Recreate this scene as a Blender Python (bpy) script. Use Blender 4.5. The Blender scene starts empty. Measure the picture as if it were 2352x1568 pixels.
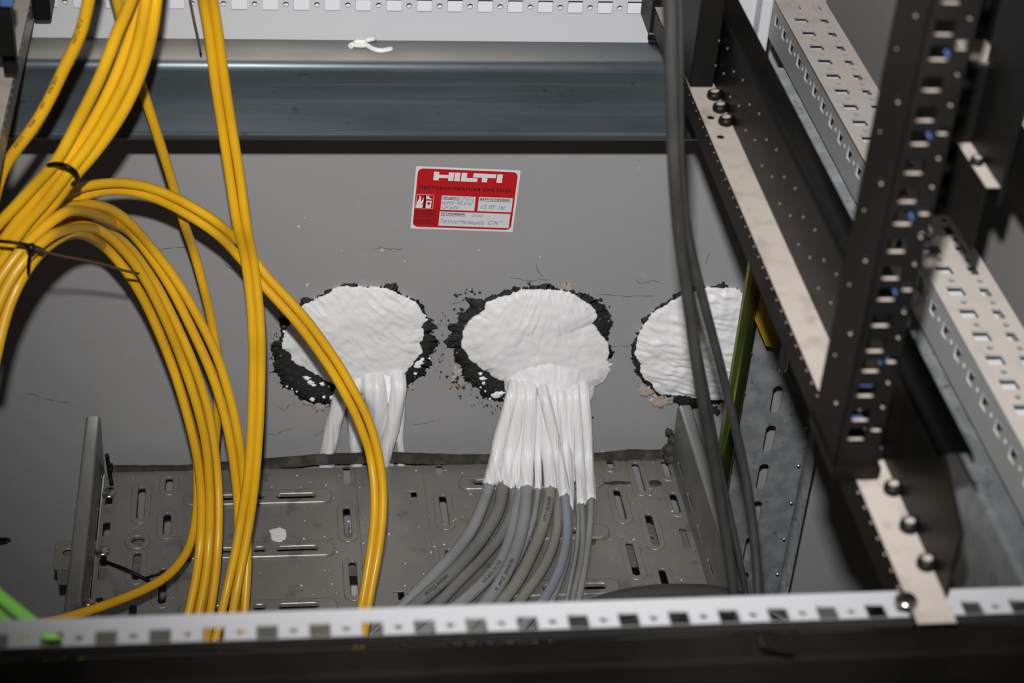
import bpy, math, random
from mathutils import Vector, Matrix, noise
random.seed(7)
D = bpy.data
COL = bpy.context.scene.collection
PI = math.pi

# ------------------------------------------------------------------ camera, flash, world, exposure
CAM = Vector((0, 0, 0.61783))
RT = Vector((0.99085962, -0.11783937, 0.06565888))
UP = Vector((0.01350878, 0.57096564, 0.82086281))
FW = Vector((0.13421892, 0.81247284, -0.56733867))
FPX = 4236.23
cam = D.objects.new('camera', D.cameras.new('camera'))
COL.objects.link(cam)
m = Matrix((RT, UP, -FW)).transposed().to_4x4(); m.translation = CAM
cam.matrix_world = m
cam.data.sensor_width = 36; cam.data.lens = FPX / 2352 * 36
cam.data.clip_start = 0.01
cam.data.dof.use_dof = True
cam.data.dof.focus_distance = 1.68
cam.data.dof.aperture_fstop = 9.5
sc = bpy.context.scene
sc.camera = cam
w = D.worlds.new('world'); sc.world = w; w.use_nodes = True
w.node_tree.nodes['Background'].inputs[0].default_value = (1.0, 0.93, 0.84, 1)
w.node_tree.nodes['Background'].inputs[1].default_value = 0.03
fl = D.lights.new('camera_flash', 'SPOT')          # the flash gun on the camera
fl.energy = 118; fl.spot_size = math.radians(59); fl.spot_blend = 1.0; fl.shadow_soft_size = 0.012
fl.color = (1.0, 0.985, 0.97)
flo = D.objects.new('camera_flash', fl); COL.objects.link(flo)
flo.location = CAM + UP * 0.105 - RT * 0.012
flo.rotation_euler = (FW + UP * 0.07 + RT*0.07).to_track_quat('-Z', 'Y').to_euler()
vs = sc.view_settings
vs.view_transform = 'Standard'; vs.look = 'None'; vs.exposure = 0.0; vs.gamma = 1; vs.use_curve_mapping = False

# ------------------------------------------------------------------ helpers
def at(px, py, X=None, Y=None, Z=None, d=None):
    """the point of the place seen at a pixel, on a plane of the room or at a distance"""
    r = FW + RT * ((px - 1176) / FPX) - UP * ((py - 784) / FPX)
    if X is not None: t = X / r.x
    elif Y is not None: t = Y / r.y
    elif Z is not None: t = (Z - CAM.z) / r.z
    else: t = d
    return CAM + r * t

def c1(x, y): return x * .34015, y * .34015
def c2(x, y): return x * .34015, 500 + y * .34015
def c3(x, y): return x * .34015, 1035 + y * .34015
def c4(x, y): return 780 + x * .34015, 1035 + y * .34015
def h1(x, y): return 580 + x * .2934, 620 + y * .2934
def h2(x, y): return 1000 + x * .35714, 620 + y * .35714
def h3(x, y): return 1400 + x * .287, 620 + y * .287

def nz(x, y, z, s=1.0): return noise.noise(Vector((x * s, y * s, z * s)))

class Mat:
    def __init__(s, name, col, rough=.5, metal=0, spec=.5):
        s.m = D.materials.new(name); s.m.use_nodes = True
        s.nt = s.m.node_tree; s.N = s.nt.nodes; s.L = s.nt.links
        s.b = s.N['Principled BSDF']
        s.b.inputs['Base Color'].default_value = (*col, 1)
        s.b.inputs['Roughness'].default_value = rough
        s.b.inputs['Metallic'].default_value = metal
        s.b.inputs['Specular IOR Level'].default_value = spec
        s.col = None; s.base = col; s.nrm = None
    def _tex(s, scale, stretch, detail=4, rough=.55):
        tc = s.N.new('ShaderNodeTexCoord'); mp = s.N.new('ShaderNodeMapping')
        mp.inputs['Scale'].default_value = stretch
        s.L.new(tc.outputs['Object'], mp.inputs[0])
        n = s.N.new('ShaderNodeTexNoise'); n.inputs['Scale'].default_value = scale
        n.inputs['Detail'].default_value = detail; n.inputs['Roughness'].default_value = rough
        s.L.new(mp.outputs[0], n.inputs['Vector'])
        return n.outputs['Fac']
    def mixin(s, col2, scale, lo, hi, stretch=(1, 1, 1), detail=4, amt=1.0, rough=.55):
        f = s._tex(scale, stretch, detail, rough)
        mr = s.N.new('ShaderNodeMapRange'); mr.inputs[1].default_value = lo; mr.inputs[2].default_value = hi
        mr.inputs[4].default_value = amt
        s.L.new(f, mr.inputs[0]); s._mix(mr.outputs[0], col2); return s
    def _mix(s, fac, col2):
        mx = s.N.new('ShaderNodeMix'); mx.data_type = 'RGBA'
        s.L.new(fac, mx.inputs[0])
        if s.col: s.L.new(s.col, mx.inputs[6])
        else: mx.inputs[6].default_value = (*s.base, 1)
        mx.inputs[7].default_value = (*col2, 1)
        s.col = mx.outputs[2]; s.L.new(s.col, s.b.inputs['Base Color'])
    def dust(s, col2, scale=60, amt=.9, lo=.75):
        """dust settled on faces that point up"""
        g = s.N.new('ShaderNodeNewGeometry'); sp = s.N.new('ShaderNodeSeparateXYZ')
        s.L.new(g.outputs['Normal'], sp.inputs[0])
        mr = s.N.new('ShaderNodeMapRange'); mr.inputs[1].default_value = lo; mr.inputs[2].default_value = .98
        s.L.new(sp.outputs[2], mr.inputs[0])
        f = s._tex(scale, (1, 1, 1), 5)
        m2 = s.N.new('ShaderNodeMapRange'); m2.inputs[1].default_value = .25; m2.inputs[2].default_value = .5
        m2.inputs[3].default_value = .65; m2.inputs[4].default_value = amt
        s.L.new(f, m2.inputs[0])
        mu = s.N.new('ShaderNodeMath'); mu.operation = 'MULTIPLY'
        s.L.new(mr.outputs[0], mu.inputs[0]); s.L.new(m2.outputs[0], mu.inputs[1])
        s._mix(mu.outputs[0], col2)
        # dust is matt
        r0 = s.b.inputs['Roughness'].default_value
        m3 = s.N.new('ShaderNodeMapRange'); m3.inputs[3].default_value = r0; m3.inputs[4].default_value = .95
        s.L.new(mu.outputs[0], m3.inputs[0]); s.L.new(m3.outputs[0], s.b.inputs['Roughness'])
        mt = s.b.inputs['Metallic'].default_value
        if mt > 0:
            m4 = s.N.new('ShaderNodeMapRange'); m4.inputs[3].default_value = mt; m4.inputs[4].default_value = 0
            s.L.new(mu.outputs[0], m4.inputs[0]); s.L.new(m4.outputs[0], s.b.inputs['Metallic'])
        return s
    def bump(s, scale, strength, dist=.001, stretch=(1, 1, 1), detail=4):
        f = s._tex(scale, stretch, detail)
        bp = s.N.new('ShaderNodeBump'); bp.inputs['Strength'].default_value = strength
        bp.inputs['Distance'].default_value = dist
        s.L.new(f, bp.inputs['Height'])
        if s.nrm: s.L.new(s.nrm, bp.inputs['Normal'])
        s.nrm = bp.outputs[0]; s.L.new(s.nrm, s.b.inputs['Normal']); return s
    def rvar(s, scale, lo, hi, stretch=(1, 1, 1)):
        f = s._tex(scale, stretch)
        mr = s.N.new('ShaderNodeMapRange'); mr.inputs[1].default_value = .3; mr.inputs[2].default_value = .7
        mr.inputs[3].default_value = lo; mr.inputs[4].default_value = hi
        s.L.new(f, mr.inputs[0]); s.L.new(mr.outputs[0], s.b.inputs['Roughness']); return s

M = {}
M['wall'] = (Mat('grey_wall_paint', (.285, .285, .290), .55, 0, .35)
             .mixin((.28, .28, .284), 6, .35, .65).mixin((.35, .35, .345), 35, .66, .74, (1, 1, 1.5), 6, .5)
             .bump(30, .28, .0016, (1, 1, 1.4), 6).bump(7, .3, .004, (1, 1, 1.2), 3).bump(260, .22, .0005)).m
M['floor'] = Mat('void_floor_paint', (.3, .3, .3), .7).mixin((.22, .22, .21), 8, .4, .6).m
DUST = (.44, .385, .345)
M['white'] = Mat('white_powder_coat', (.44, .445, .465), .42).bump(900, .08, .0003).m
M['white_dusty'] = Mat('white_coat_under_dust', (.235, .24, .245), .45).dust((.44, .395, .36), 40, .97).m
M['liner'] = Mat('white_coat_inside', (.60, .61, .64), .5).m
M['panel'] = Mat('grey_side_panel', (.19, .185, .18), .6).m
M['galv'] = (Mat('galvanised_steel', (.115, .14, .16), .42, .6)
             .mixin((.085, .105, .12), 14, .4, .62, (.5, 1, 3), 5).mixin((.19, .215, .23), 60, .56, .78, (.06, 1, 3), 6, .7)
             .mixin((.045, .05, .055), 90, .68, .75, (.8, 1, 1), 3, .6)
             .dust((.46, .43, .38), 20, .85).bump(300, .12, .0004, (.05, 1, 1))).m
M['tray'] = (Mat('dull_galvanised_tray', (.24, .237, .222), .36, .4)
             .mixin((.27, .255, .235), 22, .4, .6, (1, 1, 1), 6).mixin((.13, .135, .135), 40, .6, .68, (1, 1, 1), 5, .7)
             .mixin((.75, .75, .76), 330, .735, .75, (1, 1, 1), 2).bump(90, .15, .001)).m
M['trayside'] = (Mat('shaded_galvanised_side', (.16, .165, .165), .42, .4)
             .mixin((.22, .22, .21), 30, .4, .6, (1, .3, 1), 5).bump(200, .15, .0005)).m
M['galv2'] = (Mat('spangled_galvanised_channel', (.20, .215, .225), .42, .3)
             .mixin((.28, .29, .30), 55, .42, .6, (1, 1, 1), 6).mixin((.09, .10, .105), 130, .62, .7, (1, 1, 1), 3, .7)
             .bump(150, .2, .0006)).m
M['zinc'] = Mat('bright_zinc', (.62, .62, .62), .22, 1).bump(160, .3, .001).m
M['lip'] = Mat('dark_rubber_trim', (.028, .026, .022), .7).mixin((.07, .062, .05), 70, .45, .65).bump(150, .4, .001, (2, 1, 1)).m
M['black'] = (Mat('black_powder_coat', (.004, .004, .004), .45, 0, .16)
              .mixin((.008, .0075, .0065), 14, .4, .7).dust(DUST, 55, .97, .9).bump(700, .1, .0003)).m
M['blackweb'] = Mat('black_painted_steel', (.003, .003, .003), .4, 0, .14).mixin((.007, .006, .005), 14, .45, .7).bump(20, .2, .001).m
M['blackclean'] = Mat('black_plastic', (.004, .004, .004), .45, 0, .2).m
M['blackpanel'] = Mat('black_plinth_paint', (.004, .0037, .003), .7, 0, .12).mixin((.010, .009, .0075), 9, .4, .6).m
M['blackcable'] = Mat('black_cable_jacket', (.028, .028, .028), .5).mixin((.045, .045, .043), 70, .4, .7, (1, 1, .2)).m
M['greyhose'] = Mat('dark_grey_corrugated_hose', (.05, .048, .046), .5).m
M['yellow'] = (Mat('yellow_cable_jacket', (.72, .40, .012), .36, 0, .5)
               .mixin((.64, .345, .012), 12, .4, .6)
               .mixin((.30, .19, .03), 260, .70, .76, (1, 1, .4), 3, .5).bump(500, .1, .0004)).m
M['green'] = Mat('green_cable_jacket', (.27, .72, .12), .4).m
M['amber'] = Mat('amber_plastic', (.42, .25, .02), .5).m
M['ink'] = Mat('black_ink', (.10, .055, .015), .6).m
M['inkgrey'] = Mat('dark_grey_ink', (.045, .045, .045), .6).m
def greycab(n, c): return Mat(n, c, .5, 0, .4).mixin(tuple(v * .82 for v in c), 18, .4, .65).mixin(tuple(v * 1.25 for v in c), 90, .62, .75, (1, 1, 1), 5, .5).m
M['gc'] = [greycab('grey_cable_jacket', (.28, .28, .285)), greycab('warm_grey_cable_jacket', (.245, .24, .215)),
           greycab('blue_grey_cable_jacket', (.26, .275, .33)), greycab('dark_grey_cable_jacket', (.19, .19, .19))]
M['putty'] = (Mat('white_firestop_coating', (.80, .80, .81), .44, 0, .4)
              .mixin((.70, .70, .715), 30, .4, .7, (1, 1, 1), 5).bump(90, .3, .0016, (1, 1, 1), 6).bump(300, .35, .0008)).m
M['puttystroke'] = (Mat('white_brushed_coating', (.78, .78, .79), .36, 0, .45)
              .mixin((.50, .50, .51), 70, .50, .74, (3.5, .2, .15), 5, .75).bump(170, .8, .0016, (3, .15, .1), 4)).m
M['mastic'] = (Mat('black_mastic', (.012, .012, .012), .7)
               .mixin((.10, .085, .02), 38, .64, .72, (1, 1, 1), 4, .6).mixin((.6, .6, .6), 240, .70, .73, (1, 1, 1), 3, .8)
               .bump(120, .9, .003, (1, 1, 1), 6)).m
M['brick'] = Mat('bare_plaster_scuff', (.36, .255, .20), .8).mixin((.40, .38, .36), 90, .4, .6).m
M['crack'] = Mat('hairline_crack', (.07, .07, .07), .9).m
M['fleck'] = Mat('pale_paint_fleck', (.50, .50, .50), .6).m
M['rod'] = (Mat('yellow_passivated_zinc', (.30, .27, .06), .24, .95)
            .mixin((.14, .24, .07), 11, .42, .58, (1, 1, .8), 3).mixin((.45, .22, .05), 16, .58, .7, (1, 1, .5), 3)).m
M['sticker_white'] = Mat('sticker_white', (.66, .65, .655), .35).m
M['sticker_red'] = Mat('sticker_red', (.44, .010, .014), .32).m
M['sticker_box'] = Mat('sticker_writing_box', (.58, .58, .59), .4).m
M['sticker_black'] = Mat('sticker_black', (.012, .01, .014), .4).m
M['sticker_dkred'] = Mat('sticker_dark_print', (.12, .008, .008), .4).m
M['pen'] = Mat('blue_pen', (.15, .17, .38), .5).m
M['blue'] = Mat('blue_clip', (.05, .10, .24), .5).m
M['tiewhite'] = Mat('translucent_white_nylon', (.66, .66, .64), .35).m
M['rust'] = Mat('dull_brown_insulation', (.10, .05, .035), .5).m

# --- objects are built with world coordinates, origins are set at the end
def newobj(name, me, mat, parent=None, smooth=False):
    if mat is not None:
        me.materials.clear(); me.materials.append(mat)
    if smooth:
        for p in me.polygons: p.use_smooth = True
    o = D.objects.new(name, me); COL.objects.link(o)
    if parent is not None: o.parent = parent
    return o
def thing(name, label, cat, group=None):
    o = D.objects.new(name, None); COL.objects.link(o); o.empty_display_size = .03
    o['label'] = label; o['category'] = cat
    if group: o['group'] = group
    return o
def tag(o, label, cat, group=None):
    o['label'] = label; o['category'] = cat
    if group: o['group'] = group
    return o
def mesh(vs, fs):
    me = D.meshes.new('m'); me.from_pydata([tuple(v) for v in vs], [], fs); me.update(); return me

def box(name, x0, x1, y0, y1, z0, z1, mat, parent=None, bev=0.0):
    import bmesh
    bm = bmesh.new(); bmesh.ops.create_cube(bm, size=1)
    for v in bm.verts:
        v.co = Vector(((x0 + x1) / 2 + v.co.x * (x1 - x0), (y0 + y1) / 2 + v.co.y * (y1 - y0), (z0 + z1) / 2 + v.co.z * (z1 - z0)))
    if bev: bmesh.ops.bevel(bm, geom=bm.edges[:], offset=bev, segments=2, profile=.5, affect='EDGES')
    me = D.meshes.new('m'); bm.to_mesh(me); bm.free()
    return newobj(name, me, mat, parent)

def profile(name, pts, axis, a0, a1, mat, parent=None, smooth=False):
    """extrude an open profile sheet (list of 2D points) with thickness 2 mm"""
    n = len(pts); t = .0018
    nrm = []
    for i in range(n):
        a = Vector(pts[max(i - 1, 0)]); b = Vector(pts[min(i + 1, n - 1)]); dd = (b - a).normalized()
        nrm.append(Vector((-dd.y, dd.x)))
    ring = [Vector(p) for p in pts] + [Vector(pts[i]) + nrm[i] * t for i in range(n - 1, -1, -1)]
    vs = []
    for a in (a0, a1):
        for p in ring:
            vs.append((a, p.x, p.y) if axis == 'x' else (p.x, a, p.y) if axis == 'y' else (p.x, p.y, a))
    k = len(ring); fs = [(i, (i + 1) % k, (i + 1) % k + k, i + k) for i in range(k)]
    for i in range(n - 1):
        fs.append((i, i + 1, k - 2 - i, k - 1 - i)); fs.append((i + k, k - 1 - i + k, k - 2 - i + k, i + 1 + k))
    return newobj(name, mesh(vs, fs), mat, parent, smooth)

def arc(cx, cy, r, a0, a1, n=6):
    return [(cx + r * math.cos(math.radians(a0 + (a1 - a0) * i / n)), cy + r * math.sin(math.radians(a0 + (a1 - a0) * i / n))) for i in range(n + 1)]

def curve_mesh(splines, thick, bev=0.0):
    cu = D.curves.new('c', 'CURVE'); cu.dimensions = '2D'; cu.fill_mode = 'BOTH'
    cu.extrude = max(thick / 2 - bev, 1e-5); cu.bevel_depth = bev; cu.bevel_resolution = 1 if bev else 0
    if bev: cu.offset = -bev
    for s in splines:
        sp = cu.splines.new('POLY'); sp.points.add(len(s) - 1)
        for p, q in zip(sp.points, s): p.co = (q[0], q[1], 0, 1)
        sp.use_cyclic_u = True
    o = D.objects.new('t', cu); COL.objects.link(o)
    dg = bpy.context.evaluated_depsgraph_get(); dg.update()
    me = D.meshes.new_from_object(o.evaluated_get(dg))
    D.objects.remove(o); D.curves.remove(cu)
    return me
def plate(name, outer, holes, thick, org, ux, uy, mat, parent=None, bev=0.0):
    """flat sheet with real openings; 2D coordinates run along ux, uy; the +normal face lies on org"""
    K = 100.0   # fill in a large scale, small shapes fill unreliably
    me = curve_mesh([[(a * K, b * K) for a, b in s] for s in [outer] + holes], thick * K, bev * K)
    ux = Vector(ux); uy = Vector(uy); un = ux.cross(uy); org = Vector(org)
    for v in me.vertices: v.co = org + ux * (v.co.x / K) + uy * (v.co.y / K) + un * (v.co.z / K - thick / 2)
    return newobj(name, me, mat, parent)
def rect(x, y, w, h, r=0.0, n=3):
    if r <= 0: return [(x - w / 2, y - h / 2), (x + w / 2, y - h / 2), (x + w / 2, y + h / 2), (x - w / 2, y + h / 2)]
    o = []
    for cx, cy, a in ((x + w / 2 - r, y - h / 2 + r, -90), (x + w / 2 - r, y + h / 2 - r, 0), (x - w / 2 + r, y + h / 2 - r, 90), (x - w / 2 + r, y - h / 2 + r, 180)):
        o += arc(cx, cy, r, a, a + 90, n)
    return o
def circ(x, y, r, n=12): return [(x + r * math.cos(2 * PI * i / n), y + r * math.sin(2 * PI * i / n)) for i in range(n)]

def smooth_path(pts, step=.007):
    P = [Vector(p) for p in pts]
    P = [P[0] * 2 - P[1]] + P + [P[-1] * 2 - P[-2]]
    out = []
    for i in range(1, len(P) - 2):
        a, b, c, d_ = P[i - 1:i + 3]
        n = max(2, int((c - b).length / step))
        # centripetal
        t0 = 0; t1 = t0 + max((b - a).length, 1e-5) ** .5; t2 = t1 + max((c - b).length, 1e-5) ** .5; t3 = t2 + max((d_ - c).length, 1e-5) ** .5
        for k in range(n):
            t = t1 + (t2 - t1) * k / n
            A1 = a * ((t1 - t) / (t1 - t0)) + b * ((t - t0) / (t1 - t0))
            A2 = b * ((t2 - t) / (t2 - t1)) + c * ((t - t1) / (t2 - t1))
            A3 = c * ((t3 - t) / (t3 - t2)) + d_ * ((t - t2) / (t3 - t2))
            B1 = A1 * ((t2 - t) / (t2 - t0)) + A2 * ((t - t0) / (t2 - t0))
            B2 = A2 * ((t3 - t) / (t3 - t1)) + A3 * ((t - t1) / (t3 - t1))
            out.append(B1 * ((t2 - t) / (t2 - t1)) + B2 * ((t - t1) / (t2 - t1)))
    out.append(P[-2])
    # relax a little
    for _ in range(3):
        out = [out[0]] + [(out[i - 1] + out[i] * 2 + out[i + 1]) / 4 for i in range(1, len(out) - 1)] + [out[-1]]
    return out
def tube_mesh(path, r, n=12, rough=0.0, seed=0.0):
    vs, fs = [], []
    L = len(path); nrm = None
    for i, p in enumerate(path):
        t = (path[min(i + 1, L - 1)] - path[max(i - 1, 0)]).normalized()
        if nrm is None: nrm = t.cross(Vector((0.3, .2, 1))).normalized()
        nrm = (nrm - t * nrm.dot(t)).normalized(); bn = t.cross(nrm)
        ri = r(i / (L - 1)) if callable(r) else r
        for k in range(n):
            a = 2 * PI * k / n
            rr = ri
            if rough: rr *= 1 + rough * nz(math.cos(a) * 2 + seed, math.sin(a) * 2, i * .22)
            vs.append(p + nrm * (rr * math.cos(a)) + bn * (rr * math.sin(a)))
    for i in range(L - 1):
        for k in range(n):
            fs.append((i * n + k, i * n + (k + 1) % n, (i + 1) * n + (k + 1) % n, (i + 1) * n + k))
    fs.append(tuple(range(n - 1, -1, -1))); fs.append(tuple((L - 1) * n + k for k in range(n)))
    return mesh(vs, fs)
def tube(name, pts, r, mat, parent=None, n=12, rough=0.0, seed=0.0, step=.007):
    path = smooth_path(pts, step)
    o = newobj(name, tube_mesh(path, r, n, rough, seed), mat, parent, True)
    o.data.polygons[-1].use_smooth = False; o.data.polygons[-2].use_smooth = False
    return o, path

def text_mesh(s, size, res=2, shear=0.0, bold=0.0, space=1.0):
    cu = D.curves.new('t', 'FONT'); s = s.replace('н', 'H').replace('Н', 'H').replace('Р', 'P').replace('р', 'p'); cu.body = s; cu.size = size * 100; cu.resolution_u = res; cu.fill_mode = 'FRONT'
    cu.offset = 0; cu.space_character = space
    o = D.objects.new('t', cu); COL.objects.link(o)
    dg = bpy.context.evaluated_depsgraph_get(); dg.update()
    me = D.meshes.new_from_object(o.evaluated_get(dg))
    D.objects.remove(o); D.curves.remove(cu)
    for v in me.vertices: v.co /= 100; v.co.x += shear * v.co.y
    if bold > 0:      # heavier strokes: the same letters printed three times side by side
        V = [v.co.copy() for v in me.vertices]; F = [tuple(p.vertices) for p in me.polygons]; n = len(V)
        V2, F2 = [], []
        for k, (dx, dy) in enumerate(((0, 0), (1, .3), (-1, -.3), (.3, -1), (-.3, 1))):
            V2 += [v + Vector((dx * size * .035, dy * size * .03, k * .00002)) for v in V]; F2 += [tuple(i + k * n for i in f) for f in F]
        me = mesh(V2, F2)
    return me
def fit_text(me, x0, x1, y0, y1):
    xs = [v.co.x for v in me.vertices]; ys = [v.co.y for v in me.vertices]
    ax, bx = min(xs), max(xs); ay, by = min(ys), max(ys)
    for v in me.vertices:
        v.co.x = x0 + (v.co.x - ax) / (bx - ax) * (x1 - x0); v.co.y = y0 + (v.co.y - ay) / (by - ay) * (y1 - y0)
    return me
def text_on_tube(s, path, r, frac, size, mat, parent, reverse=False, off=0.0):
    """printed letters wrapped on the cable's side that faces the room"""
    me = text_mesh(s, size, 1, bold=1)
    pts = path[::-1] if reverse else path
    cum = [0]
    for a, b in zip(pts, pts[1:]): cum.append(cum[-1] + (b - a).length)
    s0 = cum[-1] * frac
    for v in me.vertices:
        u = min(max(s0 + v.co.x, 0), cum[-1] - 1e-6); i = 0
        lo, hi = 0, len(cum) - 2
        while lo < hi:
            mid = (lo + hi + 1) // 2
            if cum[mid] <= u: lo = mid
            else: hi = mid - 1
        i = lo
        f = (u - cum[i]) / max(cum[i + 1] - cum[i], 1e-9)
        p = pts[i].lerp(pts[i + 1], f); t = (pts[min(i + 2, len(pts) - 1)] - pts[max(i - 1, 0)]).normalized()
        n = (CAM - p); n = (n - t * n.dot(t)).normalized(); b = n.cross(t)
        a = (v.co.y - size * .35) / r + off
        v.co = p + (n * math.cos(a) + b * math.sin(a)) * (r * 1.025 + v.co.z)
    return newobj('printed_text', me, mat, parent)

# ------------------------------------------------------------------ the setting
WY = 1.52
def struct(o): o['kind'] = 'structure'; return o
struct(box('wall_back', -1.2, 1.6, WY, WY + .12, -1.02, .9, M['wall']))
struct(box('floor', -1.2, 1.6, .2, WY, -1.06, -1.02, M['floor']))
wallo = D.objects['wall_back']

def on_wall(px, py, lift=0.0):
    return at(px, py, Y=WY - lift)
def wall_blob(name, pts, conv, lift, mat, parent, rag=0.05, freq=9, dome=0.0, na=220, nr=3, seed=0.0, skirt=True, strokes=0.0, ctr=None, sdir=0.6, pw=3):
    """irregular layer lying on the wall, its outline ragged, its relief real"""
    W = [on_wall(*conv(*p)) for p in pts]
    W2 = [(p.x, p.z) for p in W]
    if ctr is None: cx = sum(p[0] for p in W2) / len(W2); cz = sum(p[1] for p in W2) / len(W2)
    else: cw = on_wall(*conv(*ctr)); cx, cz = cw.x, cw.z
    pol = sorted([(math.atan2(z - cz, x - cx), math.hypot(x - cx, z - cz)) for x, z in W2])
    def rad(a):
        for i in range(len(pol)):
            a0, r0 = pol[i - 1]; a1, r1 = pol[i]
            if i == 0: a0 -= 2 * PI
            if a0 <= a <= a1: return r0 + (r1 - r0) * (a - a0) / max(a1 - a0, 1e-6)
        a0, r0 = pol[-1]; a1, r1 = pol[0]; a1 += 2 * PI
        return r0 + (r1 - r0) * (a - a0) / max(a1 - a0, 1e-6)
    vs = [(cx, WY - lift - dome, cz)]; fs = []
    def hgt(x, z, f):
        h = lift + dome * (1 - f ** pw)
        if strokes:
            q = nz(x + seed, z * .5, 0, 9)
            if sdir == 'radial':
                aa = math.atan2(x - cx, z - cz - .085) * .075; bb = math.hypot(x - cx, z - cz - .085)
            else:
                aa = x * math.cos(sdir) + z * math.sin(sdir) + .010 * q; bb = -x * math.sin(sdir) + z * math.cos(sdir)
            wq = .004 * nz(x, z, seed + 5, 60); st = .55 * nz(aa + wq, bb * .22, seed, 230) * (1 + nz(x, z, seed + 2, 28)) + .5 * nz(aa + wq, bb * .35, seed + 3, 110) + .8 * nz(x, z, seed + 8, 48) + .5 * nz(x, z, seed + 11, 120)
            h += strokes * st * min(1, (1 - f) * 8 + .35)
        return max(h, .0006)
    for j in range(1, nr + 1):
        f = j / nr
        for i in range(na):
            a = -PI + 2 * PI * i / na; r = rad(a)
            k = 1 + rag * (.8 * noise.fractal(Vector((math.cos(a) * freq * .45 + seed, math.sin(a) * freq * .45, seed)), .8, 2.0, 4)
                           + .45 * noise.fractal(Vector((math.cos(a) * freq * 1.9, math.sin(a) * freq * 1.9, seed + 9)), .7, 2.0, 4))
            rr = r * (1 + (k - 1) * f ** 3) * f
            a += rag * .55 * f ** 3 * noise.fractal(Vector((math.cos(a) * freq * 1.3, seed, math.sin(a) * freq * 1.3)), .6, 2.0, 4)
            x, z = cx + rr * math.cos(a), cz + rr * math.sin(a)
            vs.append((x, WY - hgt(x, z, f), z))
    for i in range(na): fs.append((0, 1 + (i + 1) % na, 1 + i))
    for j in range(nr - 1):
        for i in range(na):
            b = 1 + j * na; c = b + na; i2 = (i + 1) % na
            fs.append((b + i, b + i2, c + i2, c + i))
    b = 1 + (nr - 1) * na; st = len(vs)
    for i in range(na): x, y, z = vs[b + i]; vs.append((x, WY + .001, z))
    for i in range(na): i2 = (i + 1) % na; fs.append((b + i, b + i2, st + i2, st + i))
    me = mesh(vs, fs)
    o = newobj(name, me, mat, parent, True)
    return o

# hairline cracks, flecks and scuffs: pieces of the wall surface
def crack(pts, r=.0003):
    W = [on_wall(*p, lift=.0001) for p in pts]
    path = smooth_path(W, .003)
    path = [p + Vector((0.002 * nz(p.x, p.z, 1, 160), 0, .003 * nz(p.x, p.z, 5, 120))) for p in path]
    o = newobj('crack', tube_mesh(path, lambda t: r * (.3 + .9 * abs(math.sin(t * 9 + r * 9999))), 4), M['crack'], wallo)
for pts in ([(1375, 674), (1420, 676), (1470, 681), (1500, 680)], [(1385, 797), (1430, 795), (1475, 800)],
            [(860, 570), (880, 566), (905, 573), (925, 570)], [(1230, 610), (1238, 625), (1250, 632)],
            [(1170, 634), (1200, 645), (1260, 643)], [(610, 1000), (640, 995), (668, 985)],
            [(640, 935), (655, 945), (665, 930)], [(720, 1000), (745, 985), (765, 975)],
            [(515, 605), (530, 618), (548, 626)], [(60, 905), (100, 915), (160, 928)],
            [(1035, 700), (1050, 690), (1062, 692)], [(1460, 640), (1475, 655), (1500, 640), (1515, 650)],
            [(1620, 610), (1622, 590), (1630, 580)], [(330, 569), (380, 571), (430, 566)], [(950, 975), (975, 972), (1000, 965)]):
    crack(pts)
for i, (px, py, s) in enumerate([(686, 520, 5), (700, 500, 2), (878, 575, 5), (706, 655, 7), (930, 600, 3), (1468, 385, 3), (620, 705, 3), (1100, 575, 3), (1240, 590, 2.5), (785, 575, 2)]):
    pts = [(px + s * .7 * math.cos(a) * (1 + .5 * math.sin(3 * a + i)), py + s * .4 * math.sin(a)) for a in [k * PI / 4 for k in range(8)]]
    wall_blob('paint_fleck', pts, lambda x, y: (x, y), .0004, M['fleck'], wallo, .9, 2.2, 0, 30, 2, i * 3.1)
for i, pts in enumerate(([(695, 921), (730, 922), (765, 930), (752, 936), (720, 933)], [(1040, 840), (1050, 850), (1074, 888), (1070, 890), (1044, 862)],
                         [(1465, 894), (1500, 903), (1492, 907), (1470, 899)], [(1490, 924), (1530, 914), (1540, 917), (1500, 928)],
                         [(932, 888), (950, 884), (953, 890), (936, 894)], [(1290, 656), (1312, 658), (1318, 663), (1300, 661)])):
    wall_blob('bare_patch', pts, lambda x, y: (x, y), .0005, M['brick'], wallo, .5, 5, 0, 40, 2, i * 2.7)

# ------------------------------------------------------------------ galvanised beams under the rack
BY, BZ0, BZ1 = 1.3503, -.1231, -.0486
r = .0078
pr = [(BY + .05, BZ0), (BY + r, BZ0)] + arc(BY + r, BZ0 + r, r, 270, 180, 4)[1:] + [(BY, BZ0 + .008), (BY + .0012, BZ0 + .011), (BY + .0012, BZ1 - .012), (BY, BZ1 - .009)] \
    + arc(BY + r, BZ1 - r, r, 180, 90, 6) + [(BY + .06, BZ1)]
tag(profile('steel_beam', [(a, b) for a, b in pr][::-1], 'x', -.45, .412, M['galv'], None, True),
    'long galvanised steel channel beam running under the rear white rail', 'beam')
r = .004
pr = [(.48, BZ0), (.4135 + r, BZ0)] + arc(.4135 + r, BZ0 + r, r, 270, 180, 4)[1:] + arc(.4135 + r, BZ1 - r, r, 180, 90, 5) + [(.48, BZ1)]
tag(profile('steel_beam', pr[::-1], 'y', .45, 1.345, M['galv2'], None, True),
    'galvanised channel beam below the dusty perforated side rail at right', 'beam')

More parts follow.
